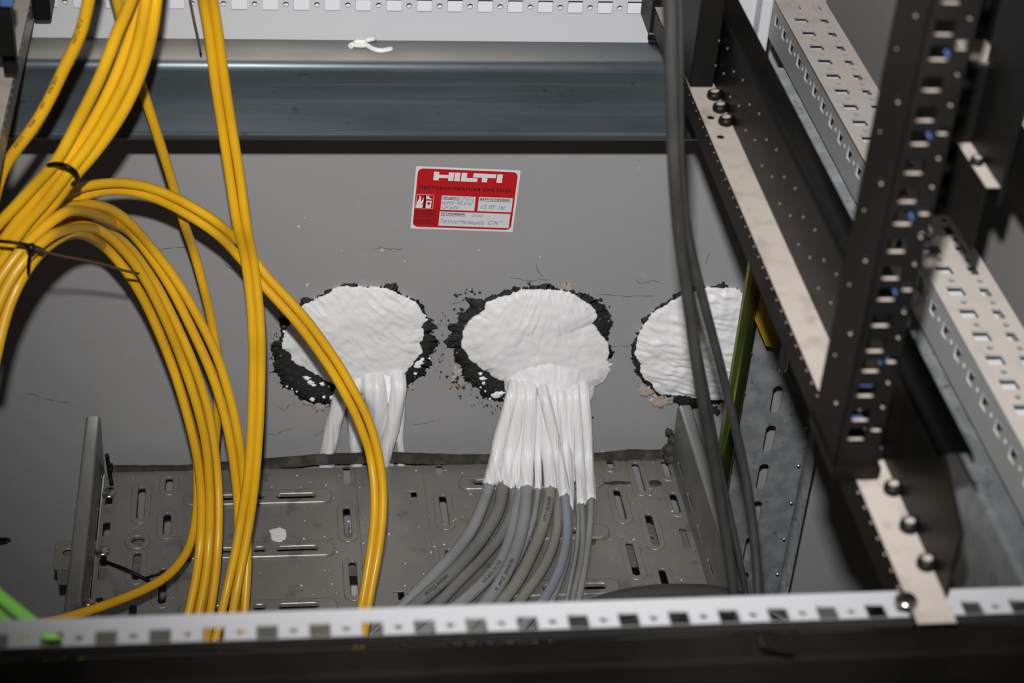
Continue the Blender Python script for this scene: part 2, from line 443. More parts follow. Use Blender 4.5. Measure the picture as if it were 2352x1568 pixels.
# torn white tie lying on the beam
t = thing('cable_tie', 'torn translucent white cable tie end lying on the galvanised beam', 'cable tie')
def bz(x, y, z=BZ1 + .0024): return at(700 + x * .2551, y * .2551, Z=z)
tube('strap', [bz(455, 385, BZ1 + .003), bz(520, 385, BZ1 + .004), bz(570, 410), bz(620, 450), bz(690, 458), bz(740, 448), bz(785, 438)], .0021, M['tiewhite'], t, 8)
tube('strap', [bz(410, 415), bz(450, 392), bz(480, 375, BZ1 + .004)], .0024, M['tiewhite'], t, 8)
tube('strap', [bz(500, 375, BZ1 + .005), bz(560, 358, BZ1 + .006), bz(635, 345, BZ1 + .006)], .0022, M['tiewhite'], t, 8)
a = bz(497, 385, BZ1 + .004); box('head', a.x - .005, a.x + .005, a.y - .004, a.y + .004, a.z - .003, a.z + .004, M['tiewhite'], t, .0015)

# ------------------------------------------------------------------ white rack frame
fr = thing('rack_frame', 'white perforated steel base frame of the rack around the floor opening', 'rack frame')
YB = 1.3906; XB = .04774
# rear rail: perforated face, liner behind, top
holes = []
for k in range(-12, 15):
    x = XB + .025 * k
    if x > .402: continue
    holes.append(circ(x, -.0175, .0024, 12))
    if x + .0125 < .405: holes.append(rect(x + .0125, -.0172, .0125, .0112, .0006, 1))
rr_ = plate('cross_rail', [(-.27, -.0492), (.4135, -.0492), (.4135, 0), (-.27, 0)], holes, .0016, (0, YB, 0), (1, 0, 0), (0, 0, 1), M['white'], fr)
rr_['label'] = 'rear rail with square and round holes'
box('inner_web', -.27, .41, YB + .015, YB + .0163, -.045, -.0016, M['liner'], rr_)
box('top_flange', -.27, .41, YB + .0005, YB + .05, -.0016, 0, M['white'], rr_)
box('corner_plate', .4135, .4235, 1.3735, YB + .01, -.049, .0006, M['white'], fr, .002)
# front rail
YF = .64726; XF = -.09951
holes = []
for k in range(-8, 26):
    x = XF + .025 * k
    holes.append(rect(x, YF, .0102, .0100, .0005, 1))
    holes.append(circ(x + .0125, YF + .0003, .0021, 12))
f_ = plate('cross_rail', [(-.32, .6402), (.56, .6402), (.56, .6606), (-.32, .6606)], holes, .0016, (0, 0, 0), (1, 0, 0), (0, 1, 0), M['white'], fr)
f_['label'] = 'front rail nearest the camera, clean white'
profile('rolled_edge', arc(.6402, -.0022, .0022, 90, 180, 8)[::-1], 'x', -.32, .56, M['blackpanel'], f_, True)  # white rail's edge coloured black, standing in for its fade into shade
# side rail: dusty top, shaded inner face
XR = .43572; YR = 1.35889
ht, hi_ = [], []
for k in range(-1, 36):
    y = YR - .025 * k
    if y > 1.372: continue
    ht.append(rect(XR, y, .0105, .0105, .0005, 1)); ht.append(circ(XR + .001, y - .0125, .0021, 10))
    ht.append(rect(.4548, y - .0135 + .0125, .0062, .0105, .0005, 1)); ht.append(circ(.4556, y - .0135, .0021, 10))
    hi_.append(rect(y, -.0125, .0105, .0105, .0005, 1)); hi_.append(circ(y - .0125, -.0125, .0021, 10))
s_ = plate('side_rail', [(.423, .5), (.4653, .5), (.4653, 1.3735), (.423, 1.3735)], ht, .0016, (0, 0, 0), (1, 0, 0), (0, 1, 0), M['white_dusty'], fr)
s_['label'] = 'side rail with two rows of holes under beige dust'
plate('inner_face', [(-1.3735, -.0345), (-.5, -.0345), (-.5, -.0006), (-1.3735, -.0006)], [[(-a, b) for a, b in h][::-1] for h in hi_], .0016, (.4230, 0, 0), (0, -1, 0), (0, 0, 1), M['white_dusty'], s_)
box('inner_web', .427, .4645, .5, 1.3735, -.0150, -.0137, M['liner'], s_)
box('outer_face', .4636, .4652, .5, 1.3735, -.034, -.0017, M['white_dusty'], s_)

# black plinth in front
tag(box('plinth_panel', -.5, .8, .618, .6372, -.15, -.0022, M['blackpanel'], None, .002), 'plain black plinth panel along the bottom edge, below the front white rail', 'plinth')
# side panel of the rack beyond the side rail
tag(box('rack_side_panel', .50, .512, .45, 1.47, -.06, .9, M['panel'], None, .001), 'plain grey side panel of the rack, out of focus at far right', 'partition')

# ------------------------------------------------------------------ cable tray
TZ = -.583
tr = thing('cable_tray', 'wide dusty perforated steel cable tray ending at the grey wall', 'cable tray')
TX0, TX1, TY0, TY1 = -.1605, .4265, .95, 1.4965
tray_holes = []; rims = []
def tslot(conv, x, y0, y1, wd=.0072, rim=True, grow=0):
    a = at(*conv(x, y0), Z=TZ); b = at(*conv(x, y1), Z=TZ)
    cx = (a.x + b.x) / 2; y_0, y_1 = min(a.y, b.y), max(a.y, b.y)
    if y_1 - y_0 < wd: y_1 = y_0 + wd * 1.05
    s = rect(cx, (y_0 + y_1) / 2, wd, y_1 - y_0, wd / 2 - .0001, 5)
    tray_holes.append(s)
    if rim: rims.append((cx, (y_0 + y_1) / 2, wd, y_1 - y_0))
    return cx, (y_0 + y_1) / 2
for x, y0, y1, rim in ((952, 250, 465, 1), (1142, 185, 275, 1), (1127, 425, 570, 1), (718, 478, 580, 0), (690, 728, 875, 0), (922, 690, 875, 1),
                       (1097, 800, 1035, 1), (668, 985, 1078, 0), (896, 1040, 1130, 0), (2345, 385, 590, 1), (738, 240, 375, 0)):
    tslot(c3, x, y0, y1, rim=rim)
for x, y0, y1, rim in ((48, 100, 225, 0), (93, 750, 985, 1), (672, 92, 160, 0), (706, 303, 510, 1), (742, 668, 800, 1), (1828, 58, 122, 1),
                       (2018, 83, 282, 1), (2205, 68, 180, 1), (1892, 262, 470, 1), (2265, 288, 422, 1), (2110, 430, 645, 1), (1980, 620, 845, 1),
                       (2190, 800, 930, 1), (2330, 520, 660, 0), (2045, 935, 1050, 1), (1560, 118, 215, 0)):
    tslot(c4, x, y0, y1, rim=rim)
def cross(conv, x0, x1, y, wd=.0066):
    a = at(*conv(x0, y), Z=TZ); b = at(*conv(x1, y), Z=TZ); cy = (a.y + b.y) / 2
    tray_holes.append(rect((a.x + b.x) / 2, cy, b.x - a.x, wd, wd / 2 - .0001, 5)); return cy
ribs = []
def rib(conv, x0, x1, y, slots):
    a = at(*conv(x0, y), Z=TZ); b = at(*conv(x1, y), Z=TZ); cy = (a.y + b.y) / 2
    hs = []
    for s0, s1 in slots:
        p = at(*conv(s0, y), Z=TZ).x; q = at(*conv(s1, y), Z=TZ).x
        hs.append(rect((p + q) / 2, cy, q - p, .0072, .0035, 5))
    tray_holes.extend(hs)
    ribs.append((rect((a.x + b.x) / 2, cy, b.x - a.x, .0215, .0105, 8), hs))
rib(c3, 1235, 2245, 322, [(1440, 1590), (1700, 1780), (1870, 2130)])
rib(c3, 1215, 2265, 680, [(1440, 1600), (1712, 1790), (1870, 2145)])
rib(c3, 1200, 2285, 1070, [(1440, 1600), (1712, 1790), (1880, 2150)])
rib(c4, 800, 1790, 215, [(900, 1010), (1180, 1240)])
rib(c4, 1000, 1825, 560, [(1060, 1210), (1560, 1620)])
rib(c4, 1000, 1895, 935, [(1370, 1440), (1640, 1800)])
# square knock-outs
for cv, x, y, ww, hh in ((c4, 460, 312, .021, .016), (c4, 372, 992, .021, .018)):
    p = at(*cv(x, y), Z=TZ); tray_holes.append(rect(p.x + ww * .33, p.y + .003, ww * .34, hh * .7, .0008, 1))
# emboss ring with round opening
p = at(*c3(930, 610), Z=TZ); tray_holes.append(circ(p.x, p.y - .001, .0062, 16)); ring_c = (p.x, p.y - .001)
base = plate('tray_floor', [(TX0, TY0), (TX1, TY0), (TX1, TY1), (TX0, TY1)], tray_holes, .0014, (0, 0, TZ), (1, 0, 0), (0, 1, 0), M['tray'], tr)
for cx, cy, ww, ll in rims:
    plate('embossed_rim', rect(cx, cy, ww + .0125, ll + .0125, (ww + .0125) / 2 - .0001, 8), [rect(cx, cy, ww, ll, ww / 2 - .0001, 5)], .0016,
          (0, 0, TZ + .0011), (1, 0, 0), (0, 1, 0), M['tray'], tr, .0007)
plate('embossed_rim', circ(*ring_c, .0125, 24), [circ(*ring_c, .0062, 16)], .003, (0, 0, TZ + .0026), (1, 0, 0), (0, 1, 0), M['tray'], tr, .0012)
for o_, hs in ribs:
    plate('embossed_rib', o_, hs, .0042, (0, 0, TZ + .0030), (1, 0, 0), (0, 1, 0), M['tray'], tr, .0017)
# joint plate between two tray lengths
jx0 = at(825, 1200, Z=TZ).x; jx1 = at(985, 1200, Z=TZ).x
jh = []
for cv, x, y, ww, hh in ((c4, 460, 312, .019, .0135), (c4, 372, 992, .019, .014), (c4, 345, 202, .012, .012)):
    p = at(*cv(x, y), Z=TZ)
    jh.append(rect(p.x + .004, p.y, ww * .55, hh, .0006, 1) if x != 345 else rect(p.x, p.y, .0015, hh, .0003, 1))
plate('joint_plate', [(jx0, TY0), (jx1, TY0), (jx1, TY1 - .002), (jx0, TY1 - .002)], jh, .0014, (0, 0, TZ + .0013), (1, 0, 0), (0, 1, 0), M['tray'], tr, .0004)
# side walls with rolled top edges
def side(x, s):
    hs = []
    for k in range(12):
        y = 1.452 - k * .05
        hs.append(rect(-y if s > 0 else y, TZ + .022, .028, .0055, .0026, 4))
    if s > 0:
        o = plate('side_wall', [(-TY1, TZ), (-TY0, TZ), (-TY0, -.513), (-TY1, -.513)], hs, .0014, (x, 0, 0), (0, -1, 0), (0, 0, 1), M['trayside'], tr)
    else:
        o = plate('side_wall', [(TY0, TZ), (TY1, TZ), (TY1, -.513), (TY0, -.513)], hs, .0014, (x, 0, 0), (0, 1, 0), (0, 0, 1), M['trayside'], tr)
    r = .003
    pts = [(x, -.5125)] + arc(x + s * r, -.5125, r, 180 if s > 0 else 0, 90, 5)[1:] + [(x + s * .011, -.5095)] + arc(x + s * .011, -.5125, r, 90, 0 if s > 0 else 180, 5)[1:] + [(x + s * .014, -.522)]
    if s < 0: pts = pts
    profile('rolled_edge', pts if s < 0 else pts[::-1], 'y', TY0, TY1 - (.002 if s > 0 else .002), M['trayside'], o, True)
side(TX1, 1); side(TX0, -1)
# wavy dark trim on the sawn end
vs_, fs_ = [], []
def trim_pts(px):
    top = [(250, 1073), (300, 1073), (420, 1073), (560, 1062), (750, 1046), (900, 1043), (1050, 1048), (1150, 1048), (1250, 1046), (1380, 1044), (1450, 1036), (1510, 1038), (1545, 1030)]
    for (a, b), (c, d_) in zip(top, top[1:]):
        if a <= px <= c: return b + (d_ - b) * (px - a) / (c - a)
    return top[-1][1]
N_ = 90
for i in range(N_ + 1):
    px = 250 + (1545 - 250) * i / N_; py = trim_pts(px) + 1.5 * nz(px * .05, 0, 3)
    hgt = 20 - 7 * max(0, (330 - px) / 80)
    a = at(px, py, Y=1.4972 + .0012 * nz(px * .02, 3, 3)); b = at(px, py + hgt + 2 * nz(px * .03, 9, 1), Y=1.4962)
    for (dx, dy) in ((0, 0), (0, .004)):
        vs_.append((a.x, a.y + dy, a.z)); vs_.append((b.x, b.y + dy, b.z))
for i in range(N_):
    k = i * 4; fs_ += [(k, k + 1, k + 5, k + 4), (k + 2, k + 6, k + 7, k + 3), (k, k + 4, k + 6, k + 2), (k + 1, k + 3, k + 7, k + 5)]
newobj('edge_trim', mesh(vs_, fs_), M['lip'], tr)
# lumps of trim at its right end
for i, (px, py, s) in enumerate([(1538, 1030, .007), (1545, 1010, .006), (1540, 1050, .008), (1536, 990, .004), (1548, 1070, .006), (1552, 1062, .005)]):
    import bmesh
    bm = bmesh.new(); bmesh.ops.create_icosphere(bm, subdivisions=2, radius=s); c = at(px, py, Y=1.493)
    for v in bm.verts: v.co = c + v.co * (1 + .5 * nz(v.co.x + i, v.co.y, v.co.z, 300))
    me = D.meshes.new('m'); bm.to_mesh(me); bm.free(); newobj('trim_lump', me, M['lip'], tr, True)

def disc(name, c, ax, r, h, mat, parent, n=20, dome=.3):
    ax = Vector(ax).normalized(); u = ax.orthogonal().normalized(); v = ax.cross(u); c = Vector(c)
    vs, fs = [], []
    for (rr, hh) in ((1, 0), (1, h * .55), (.82, h * .9), (.4, h)):
        for k in range(n):
            a = 2 * PI * k / n; vs.append(c + (u * math.cos(a) + v * math.sin(a)) * r * rr + ax * hh)
    for j in range(3):
        for k in range(n): fs.append((j * n + k, j * n + (k + 1) % n, (j + 1) * n + (k + 1) % n, (j + 1) * n + k))
    fs.append(tuple(3 * n + k for k in range(n))); fs.append(tuple(range(n - 1, -1, -1)))
    return newobj(name, mesh(vs, fs), mat, parent, True)
disc('bolt_head', at(*c3(735, 300), Z=TZ), (0, 0, 1), .0068, .0045, M['zinc'], tr)
disc('bolt_head', at(*c3(692, 690), Z=TZ), (0, 0, 1), .0068, .0045, M['zinc'], tr)
# paint drop on the tray
p0 = at(640, 1228, Z=TZ)
vs_ = [(p0.x, p0.y, TZ + .0011)]; n = 28
for i in range(n):
    a = 2 * PI * i / n; rr = 1 + .28 * nz(math.cos(a) * 2, math.sin(a) * 2, 7) + (.35 if i == 12 else 0)
    vs_.append((p0.x + .0075 * rr * math.cos(a), p0.y + .0115 * rr * math.sin(a), TZ + .0002))
newobj('paint_drop', mesh(vs_, [(0, 1 + i, 1 + (i + 1) % n) for i in range(n)]), M['putty'], tr, True)
for i in range(70):
    px = random.uniform(800, 1650) if i % 3 else random.uniform(560, 800); py = random.uniform(1080, 1380)
    p = at(px, py, Z=TZ + .0014); s = random.uniform(.0004, .0012)
    vs_ = [(p.x + s * math.cos(a) * random.uniform(.6, 1.5), p.y + s * math.sin(a) * random.uniform(.6, 1.8), TZ + .0018) for a in [k * PI / 3 for k in range(6)]]
    if i == 0: SP_v, SP_f = [], []
    b = len(SP_v); SP_v += vs_; SP_f.append(tuple(range(b, b + 6)))
o = newobj('paint_specks', mesh(SP_v, SP_f), M['putty'], tr); o['kind'] = 'stuff'
# dark smears on the tray
for i, (x, y, sx, sy) in enumerate([(1875, 217, .016, .003), (2125, 220, .008, .005), (1775, 590, .004, .002), (350, 830, .007, .006), (1705, 600, .004, .008)]):
    p = at(*c4(x, y), Z=TZ); vs_ = [(p.x, p.y, TZ + .0007)]
    for k in range(18):
        a = 2 * PI * k / 18; q = 1 + .5 * nz(math.cos(a) * 2 + i, math.sin(a) * 2, i)
        vs_.append((p.x + sx * q * math.cos(a), p.y + sy * q * math.sin(a), TZ + .0004))
    newobj('dark_smear', mesh(vs_, [(0, 1 + k, 1 + (k + 1) % 18) for k in range(18)]), M['lip'], tr)

# support strut under the tray
st = thing('support_strut', 'galvanised support strut poking out left under the cable tray', 'bracket')
sx0, sx1, sy0, sy1, sz = -.2035, .47, 1.372, 1.413, -.6
plate('strut_top', rect((sx0 + sx1) / 2, (sy0 + sy1) / 2, sx1 - sx0, sy1 - sy0, .003, 2), [rect(sx0 + .0265, (sy0 + sy1) / 2 + .003, .037, .010, .0048, 5)] + [rect(sx0 + .08 + .05 * i, (sy0 + sy1) / 2, .03, .008, .0038, 5) for i in range(11)],
      .002, (0, 0, sz), (1, 0, 0), (0, 1, 0), M['tray'], st, .0005)
box('strut_side', sx0 + .004, sx1, sy0, sy0 + .0018, sz - .021, sz - .002, M['tray'], st)
box('strut_side', sx0 + .004, sx1, sy1 - .0018, sy1, sz - .021, sz - .002, M['tray'], st)
p = at(*c3(500, 725), Z=sz - .01); box('strut_tongue', p.x - .012, p.x + .03, p.y - .004, p.y + .004, sz - .014, sz - .010, M['zinc'], st)
# bright fixing at the lower end of the left side wall
t = thing('clamp_bolt', 'bright zinc clamp on the lower end of the tray side', 'bolt')
p = at(192, 1397, Z=-.512)
box('clamp', p.x - .011, p.x + .012, p.y - .008, p.y + .006, -.522, -.508, M['zinc'], t, .002)
disc('nut', (p.x + .004, p.y, -.508), (0, 0, 1), .0055, .005, M['zinc'], t, 6)
disc('nut', (p.x + .018, p.y + .002, -.512), (.6, 0, 1), .0045, .007, M['zinc'], t, 6)

# black cable ties fixed to the tray
def tie(label, pts, r=.0016, head=None):
    t = thing('cable_tie', label, 'cable tie')
    tube('strap', pts, r, M['blackclean'], t, 8)
    if head is not None:
        box('head', head.x - .003, head.x + .003, head.y - .003, head.y + .003, head.z - .002, head.z + .004, M['blackclean'], t, .0008)
    return t
tie('black cable tie tail lying over the slots at the tray left edge, lower one',
    [at(*c3(700, 740), Z=TZ + .002), at(*c3(750, 765), Z=TZ + .012), at(*c3(840, 795), Z=TZ + .016), at(*c3(920, 835), Z=TZ + .012), at(*c3(1010, 882), Z=TZ + .004)], .0019, at(*c3(700, 745), Z=TZ + .002))
tie('short thin black cable tie tail under the single yellow cable on the tray',
    [at(*c3(985, 858), Z=TZ + .003), at(*c3(1060, 835), Z=TZ + .008), at(*c3(1130, 815), Z=TZ + .008), at(*c3(1200, 780), Z=TZ + .004)], .0014)
tie('black cable tie standing against the tray left side beside the edge trim',
    [at(*c3(722, 30), Z=-.53), at(*c3(735, 110), Z=TZ + .02), at(*c3(742, 160), Z=TZ + .012), at(*c3(755, 235), Z=TZ + .003)], .0022, at(*c3(742, 115), Z=TZ + .02))
tag(tube('hook', [at(-20, 1239, Y=1.47), at(5, 1239, Y=1.47), at(17, 1238, Y=1.50), at(21, 1241, Y=1.519)], .0022, M['blackclean'])[0], 'small dark hook against the wall at the left edge', 'hook')

# ------------------------------------------------------------------ vertical slotted channel and pedestal rod at right
ch = thing('slotted_channel', 'upright galvanised slotted channel beside the cable tray', 'channel')
hs = [rect(.5144, -.471 + .05 * k, .0105, .0345, .005, 5) for k in range(3, -11, -1)]
plate('channel_web', [(.474, -1.015), (.555, -1.015), (.555, -.16), (.474, -.16)], hs, .0018, (0, 1.45, 0), (1, 0, 0), (0, 0, 1), M['galv2'], ch)
profile('channel_flange', [(.474, 1.4482), (.470, 1.444), (.468, 1.432)], 'z', -1.015, -.16, M['galv2'], ch, True)
profile('channel_flange', [(.561, 1.432), (.559, 1.444), (.555, 1.4482)], 'z', -1.015, -.16, M['galv2'], ch, True)
for xx in (.4785, .5505):
    for k in range(3, -10, -1):
        z = -.462 + .05 * k + (.006 if xx > .5 else 0)
        disc('dimple', (xx, 1.4484, z), (0, -1, .2), .0024, .0025, M['zinc'], ch, 10)
rp = at(1722, 590, Y=1.4); rx = (at(1722, 590, Y=1.4).x + at(1760, 590, Y=1.4).x) / 2
t = thing('pedestal_rod', 'greenish yellow passivated steel pedestal tube in front of the third sealed hole', 'rod')
newobj('tube', tube_mesh([Vector((rx, 1.4, -.125 - .02 * i)) for i in range(46)], .0085, 24), M['rod'], t, True)
disc('head_plate', (rx, 1.4, -.124 - .006), (0, 0, 1), .022, .005, M['zinc'], t, 24)
t = thing('yellow_tag', 'folded amber plastic tag hanging in shade beside the pedestal tube', 'tag')
Q = [(1220, 190), (1165, 400), (1250, 605), (1330, 622), (1345, 400), (1300, 230)]
P_ = [at(*h3(*q), Y=1.385 + .006 * (i % 2)) for i, q in enumerate(Q)]
vs_ = [p for p in P_] + [p + Vector((0, .002, 0)) for p in P_]
newobj('tag_sheet', mesh(vs_, [tuple(range(6)), tuple(range(11, 5, -1))] + [(i, (i + 1) % 6, (i + 1) % 6 + 6, i + 6) for i in range(6)]), M['amber'], t)

# ------------------------------------------------------------------ sealed holes in the wall
H1W = [(715, 118), (800, 125), (930, 137), (1040, 137), (1150, 182), (1250, 225), (1310, 295), (1362, 380), (1320, 430), (1348, 510), (1300, 560), (1328, 625), (1260, 705),
       (1200, 790), (1150, 880), (1000, 905), (820, 905), (640, 868), (500, 800), (400, 740), (312, 690), (290, 625), (237, 590), (240, 500), (290, 420), (380, 280), (480, 228), (600, 172), (680, 128)]
H1B = [(715, 105), (560, 172), (390, 235), (290, 355), (210, 372), (222, 450), (235, 500), (170, 560), (160, 650), (160, 780), (230, 870), (350, 985), (420, 1000), (600, 1062),
       (680, 1000), (900, 960), (1190, 930), (1250, 870), (1370, 745), (1402, 650), (1415, 500), (1395, 410), (1330, 285), (1240, 208), (1040, 125), (870, 120)]
H2W = [(650, 117), (720, 122), (830, 132), (960, 192), (1020, 240), (1032, 290), (1002, 330), (1050, 390), (1098, 450), (1108, 580), (1122, 640), (1080, 705), (990, 742),
       (900, 740), (700, 740), (450, 705), (330, 640), (240, 580), (200, 520), (165, 480), (165, 430), (180, 370), (230, 300), (310, 250), (330, 200), (470, 152), (560, 117)]
H2B = [(650, 100), (560, 105), (420, 150), (330, 182), (190, 175), (228, 232), (150, 310), (90, 385), (62, 460), (120, 510), (150, 620), (250, 760), (350, 838), (440, 838),
       (520, 780), (700, 760), (960, 740), (1080, 640), (1110, 440), (1132, 370), (1135, 290), (1010, 178), (850, 125)]
H3W = [(740, 145), (880, 135), (1050, 165), (1250, 260), (1400, 420), (1450, 600), (1400, 800), (1200, 960), (1000, 1010), (880, 1020), (700, 1012), (600, 992), (500, 985),
       (390, 975), (340, 910), (270, 850), (240, 740), (202, 660), (215, 560), (270, 430), (340, 350), (480, 250), (570, 200)]
H3B = [(740, 125), (880, 120), (1060, 148), (1270, 245), (1420, 410), (1470, 600), (1420, 820), (1210, 980), (1000, 1040), (880, 1060), (760, 1075), (620, 1118), (540, 1075), (490, 1010),
       (385, 990), (325, 925), (250, 870), (185, 715), (190, 650), (205, 550), (250, 430), (325, 345), (470, 238), (560, 190)]
def seal(label, W, B, cv, seed, dome, stroke, sd):
    t = thing('firestop_seal', label, 'firestop seal', 'sealed holes in the grey wall')
    wall_blob('black_mastic', B, cv, .0015, M['mastic'], t, .075, 13, .0, 700, 6, seed)
    wall_blob('white_coating', W, cv, .004, M['putty'], t, .034, 15, dome, 330, 64, seed + 4, strokes=stroke, sdir=sd)
    return t
s1 = seal('round white firestop seal with thick black mastic at lower left, left of three', H1W, H1B, h1, 1.3, .006, .0013, .75)
s2 = seal('round white firestop seal with grey cables fanning out below, middle of three', H2W, H2B, h2, 5.7, .008, .0013, 'radial')
s3 = seal('textured white firestop seal without cables, partly behind the yellow-green tube', H3W, H3B, h3, 9.1, .007, .0024, 1.35)
# stray splashes of black and white around the seals
def spatter(name, cv, spots, mat, parent, seed):
    V, F = [], []
    for i, (x, y, s) in enumerate(spots):
        c = on_wall(*cv(x, y)); b = len(V); n = 14; s_m = s * .00014
        V.append((c.x, WY - .0046, c.z))
        for k in range(n):
            a = 2 * PI * k / n; q = 1 + .9 * nz(math.cos(a) * 1.6 + i * 2, math.sin(a) * 1.6, seed)
            V.append((c.x + s_m * q * math.cos(a), WY - .0018, c.z + s_m * .75 * q * math.sin(a)))
        F += [(b, b + 1 + (k + 1) % n, b + 1 + k) for k in range(n)]
    o = newobj(name, mesh(V, F), mat, parent, True); o['kind'] = 'stuff'
rnd = random.Random(3)
spatter('white_splashes', h1, [(430, 840, 22), (450, 870, 26), (475, 890, 18), (410, 830, 14), (545, 885, 20), (600, 900, 9), (560, 985, 14), (625, 990, 24), (640, 970, 20), (470, 1005, 20), (1290, 740, 30), (1310, 720, 26),
                               (1275, 800, 14), (1330, 690, 18), (1385, 680, 9), (250, 430, 14), (245, 470, 12), (310, 920, 8), (270, 900, 9), (345, 940, 8), (1345, 350, 14), (1360, 380, 10)], M['putty'], s1, 2)
spatter('white_splashes', h2, [(300, 690, 26), (290, 660, 18), (310, 720, 16), (395, 800, 34), (420, 785, 26), (290, 745, 8), (320, 770, 8), (350, 820, 10), (1050, 705, 34), (1100, 640, 22), (1118, 600, 16), (1060, 1190, 26), (1075, 1170, 20)], M['putty'], s2, 4)
bl = []
for k in range(70):
    a = rnd.uniform(2.2, 4.4); q = rnd.uniform(1.02, 1.22)
    bl.append((620 + 540 * q * math.cos(a), 470 - 400 * q * math.sin(a), rnd.choice((3, 4, 5, 8, 12))))
bl += [(215, 185, 22), (200, 178, 14), (170, 250, 14), (120, 245, 10), (150, 270, 16), (75, 460, 20), (100, 440, 24), (1060, 185, 16), (1117, 227, 7), (1070, 188, 8), (600, 80, 12), (605, 90, 8), (180, 750, 12), (1010, 940, 8), (540, 105, 6), (1100, 300, 30), (1120, 330, 24)]
spatter('black_splashes', h2, bl, M['mastic'], s2, 6)
bl = [(240, 375, 22), (215, 380, 12), (260, 390, 16), (1390, 382, 16), (1410, 384, 9), (1330, 300, 12)] + [(rnd.uniform(130, 200), rnd.uniform(480, 800), rnd.choice((2, 3, 5))) for k in range(30)]
spatter('black_splashes', h1, bl, M['mastic'], s1, 6)
bl = [(550 + rnd.gauss(0, 60), 975 + rnd.gauss(0, 26), rnd.choice((3, 5, 7, 10))) for k in range(60)] + [(800, 960, 20), (795, 990, 12), (940, 150, 18), (965, 160, 14), (850, 1130, 40), (840, 1090, 26)]
spatter('black_splashes', h3, bl, M['mastic'], s3, 6)

# coated cables that drop behind the tray end, left hole
def cw(cv, x, y, Y): return at(*cv(x, y), Y=Y + .0215)
def coated(label, cv, pts, r, seed):
    t = thing('coated_cable', label, 'cable', 'white coated cables below the left seal')
    P = [cw(cv, *p) for p in pts]
    e = P[-1]; P += [Vector((e.x, 1.509, e.z - .05)), Vector((e.x, 1.509, e.z - .2))]
    tube('white_coating', P, r, M['puttystroke'], t, 20, .16, seed, .004)
    return t
coated('white coated cable, leftmost below the left firestop seal', h1, [(790, 780, 1.53), (735, 900, 1.492), (705, 960, 1.486), (665, 1080, 1.484), (625, 1250, 1.485), (585, 1450, 1.487)], lambda u: .0083, 1)
coated('white coated cable second from left below the left seal, crossed by yellow cables', h1, [(840, 780, 1.52), (815, 880, 1.492), (790, 1010, 1.489), (795, 1200, 1.488), (815, 1450, 1.488)], lambda u: .0068, 2)
coated('white coated cable tapering down in the middle below the left firestop seal', h1, [(930, 760, 1.53), (940, 850, 1.495), (955, 930, 1.486), (985, 1100, 1.484), (1015, 1260, 1.488), (1060, 1450, 1.491)], lambda u: .0155 - .016 * min(u * 1.4, .6), 3)
coated('thick white coated cable slanting down left below the left firestop seal', h1, [(1120, 740, 1.53), (1135, 820, 1.495), (1148, 900, 1.484), (1120, 1080, 1.479), (1085, 1250, 1.478), (1030, 1450, 1.479)], lambda u: .0080, 4)
coated('thin white coated cable, rightmost below the left firestop seal', h1, [(1165, 900, 1.491), (1165, 1100, 1.492), (1150, 1300, 1.493), (1165, 1450, 1.493)], lambda u: .0042, 5)

G = 'grey power cables on the tray'
# grey cables of the middle hole: sheath plus white coating on the upper length
def grey(label, up, low, r, mi, seed, zl=None, texts=(), rc=None, wob=0):
    t = thing('power_cable', label, 'cable', G)
    zl = zl if zl is not None else r
    P = []
    x0, y0 = up[0]; P.append(at(*h2(x0, y0 - 60), Y=1.525))
    n = len(up)
    for i, (x, y) in enumerate(up):
        px, py = h2(x, y)
        if py < 1000: P.append(at(px, py, Y=1.508 - .028 * min(1, max(0, (py - 860) / 140)) - zl + r))
        elif py < 1075: P.append(at(px, py, Y=1.476 - zl + r))
        else: P.append(at(px, py, Z=TZ + .006 + zl))
    cut = len(P)
    for (x, y) in low:
        P.append(at(*c4(x, y), Z=TZ + .004 + zl))
    e = P[-1]; d_ = (P[-1] - P[-2]).normalized(); d_.z = 0
    P.append(e + d_ * .06)
    path = smooth_path(P, .006)
    newobj('sheath', tube_mesh(path, r, 16), M['gc'][mi], t, True)
    # coated length ends at the last 'up' point
    ce = P[cut - 1]; k = min(range(len(path)), key=lambda i: (path[i] - ce).length)
    top = path[:k + 2]
    q = (rc or r * 1.13)
    me = tube_mesh(top, lambda u: q * (1 if u < .94 else 1 - (u - .94) * 1.7), 30, .16, seed)
    tg = (top[-1] - top[-4]).normalized(); nv = len(me.vertices)
    for i in range(30):                       # brushed, uneven end of the coating
        k_ = .0065 * (nz(i * .9, seed, 1) + .6 * nz(i * 2.7, seed, 4))
        me.vertices[nv - 30 + i].co += tg * k_; me.vertices[nv - 60 + i].co += tg * k_ * .6; me.vertices[nv - 90 + i].co += tg * k_ * .25
    newobj('white_coating', me, M['puttystroke'], t, True)
    for (s, fr_, sz, rev, off) in texts:
        text_on_tube(s, path, r, fr_, sz, M['inkgrey'], t, rev, off)
    return t
grey('smooth light grey power cable, leftmost of the fan under the middle seal', [(505, 760), (455, 950), (400, 1150), (352, 1365)],
     [(955, 395), (885, 545), (785, 680), (660, 815), (545, 930), (440, 1040)], .0061, 0, 1, None)
grey('thick grey power cable with faint print, second from left in the fan', [(560, 760), (530, 950), (485, 1150), (437, 1370)],
     [(1080, 380), (1010, 520), (925, 640), (835, 745), (720, 860), (610, 955), (500, 1050)], .0064, 3, 2, None, [('0082900 7720181', .72, .0050, False, -.2)])
grey('dark grey power cable half hidden between the second and the printed cable', [(575, 770), (560, 960), (530, 1150), (505, 1385)],
     [(1160, 420), (1085, 580), (960, 730), (810, 880), (650, 1050)], .0052, 3, 3, .0045)
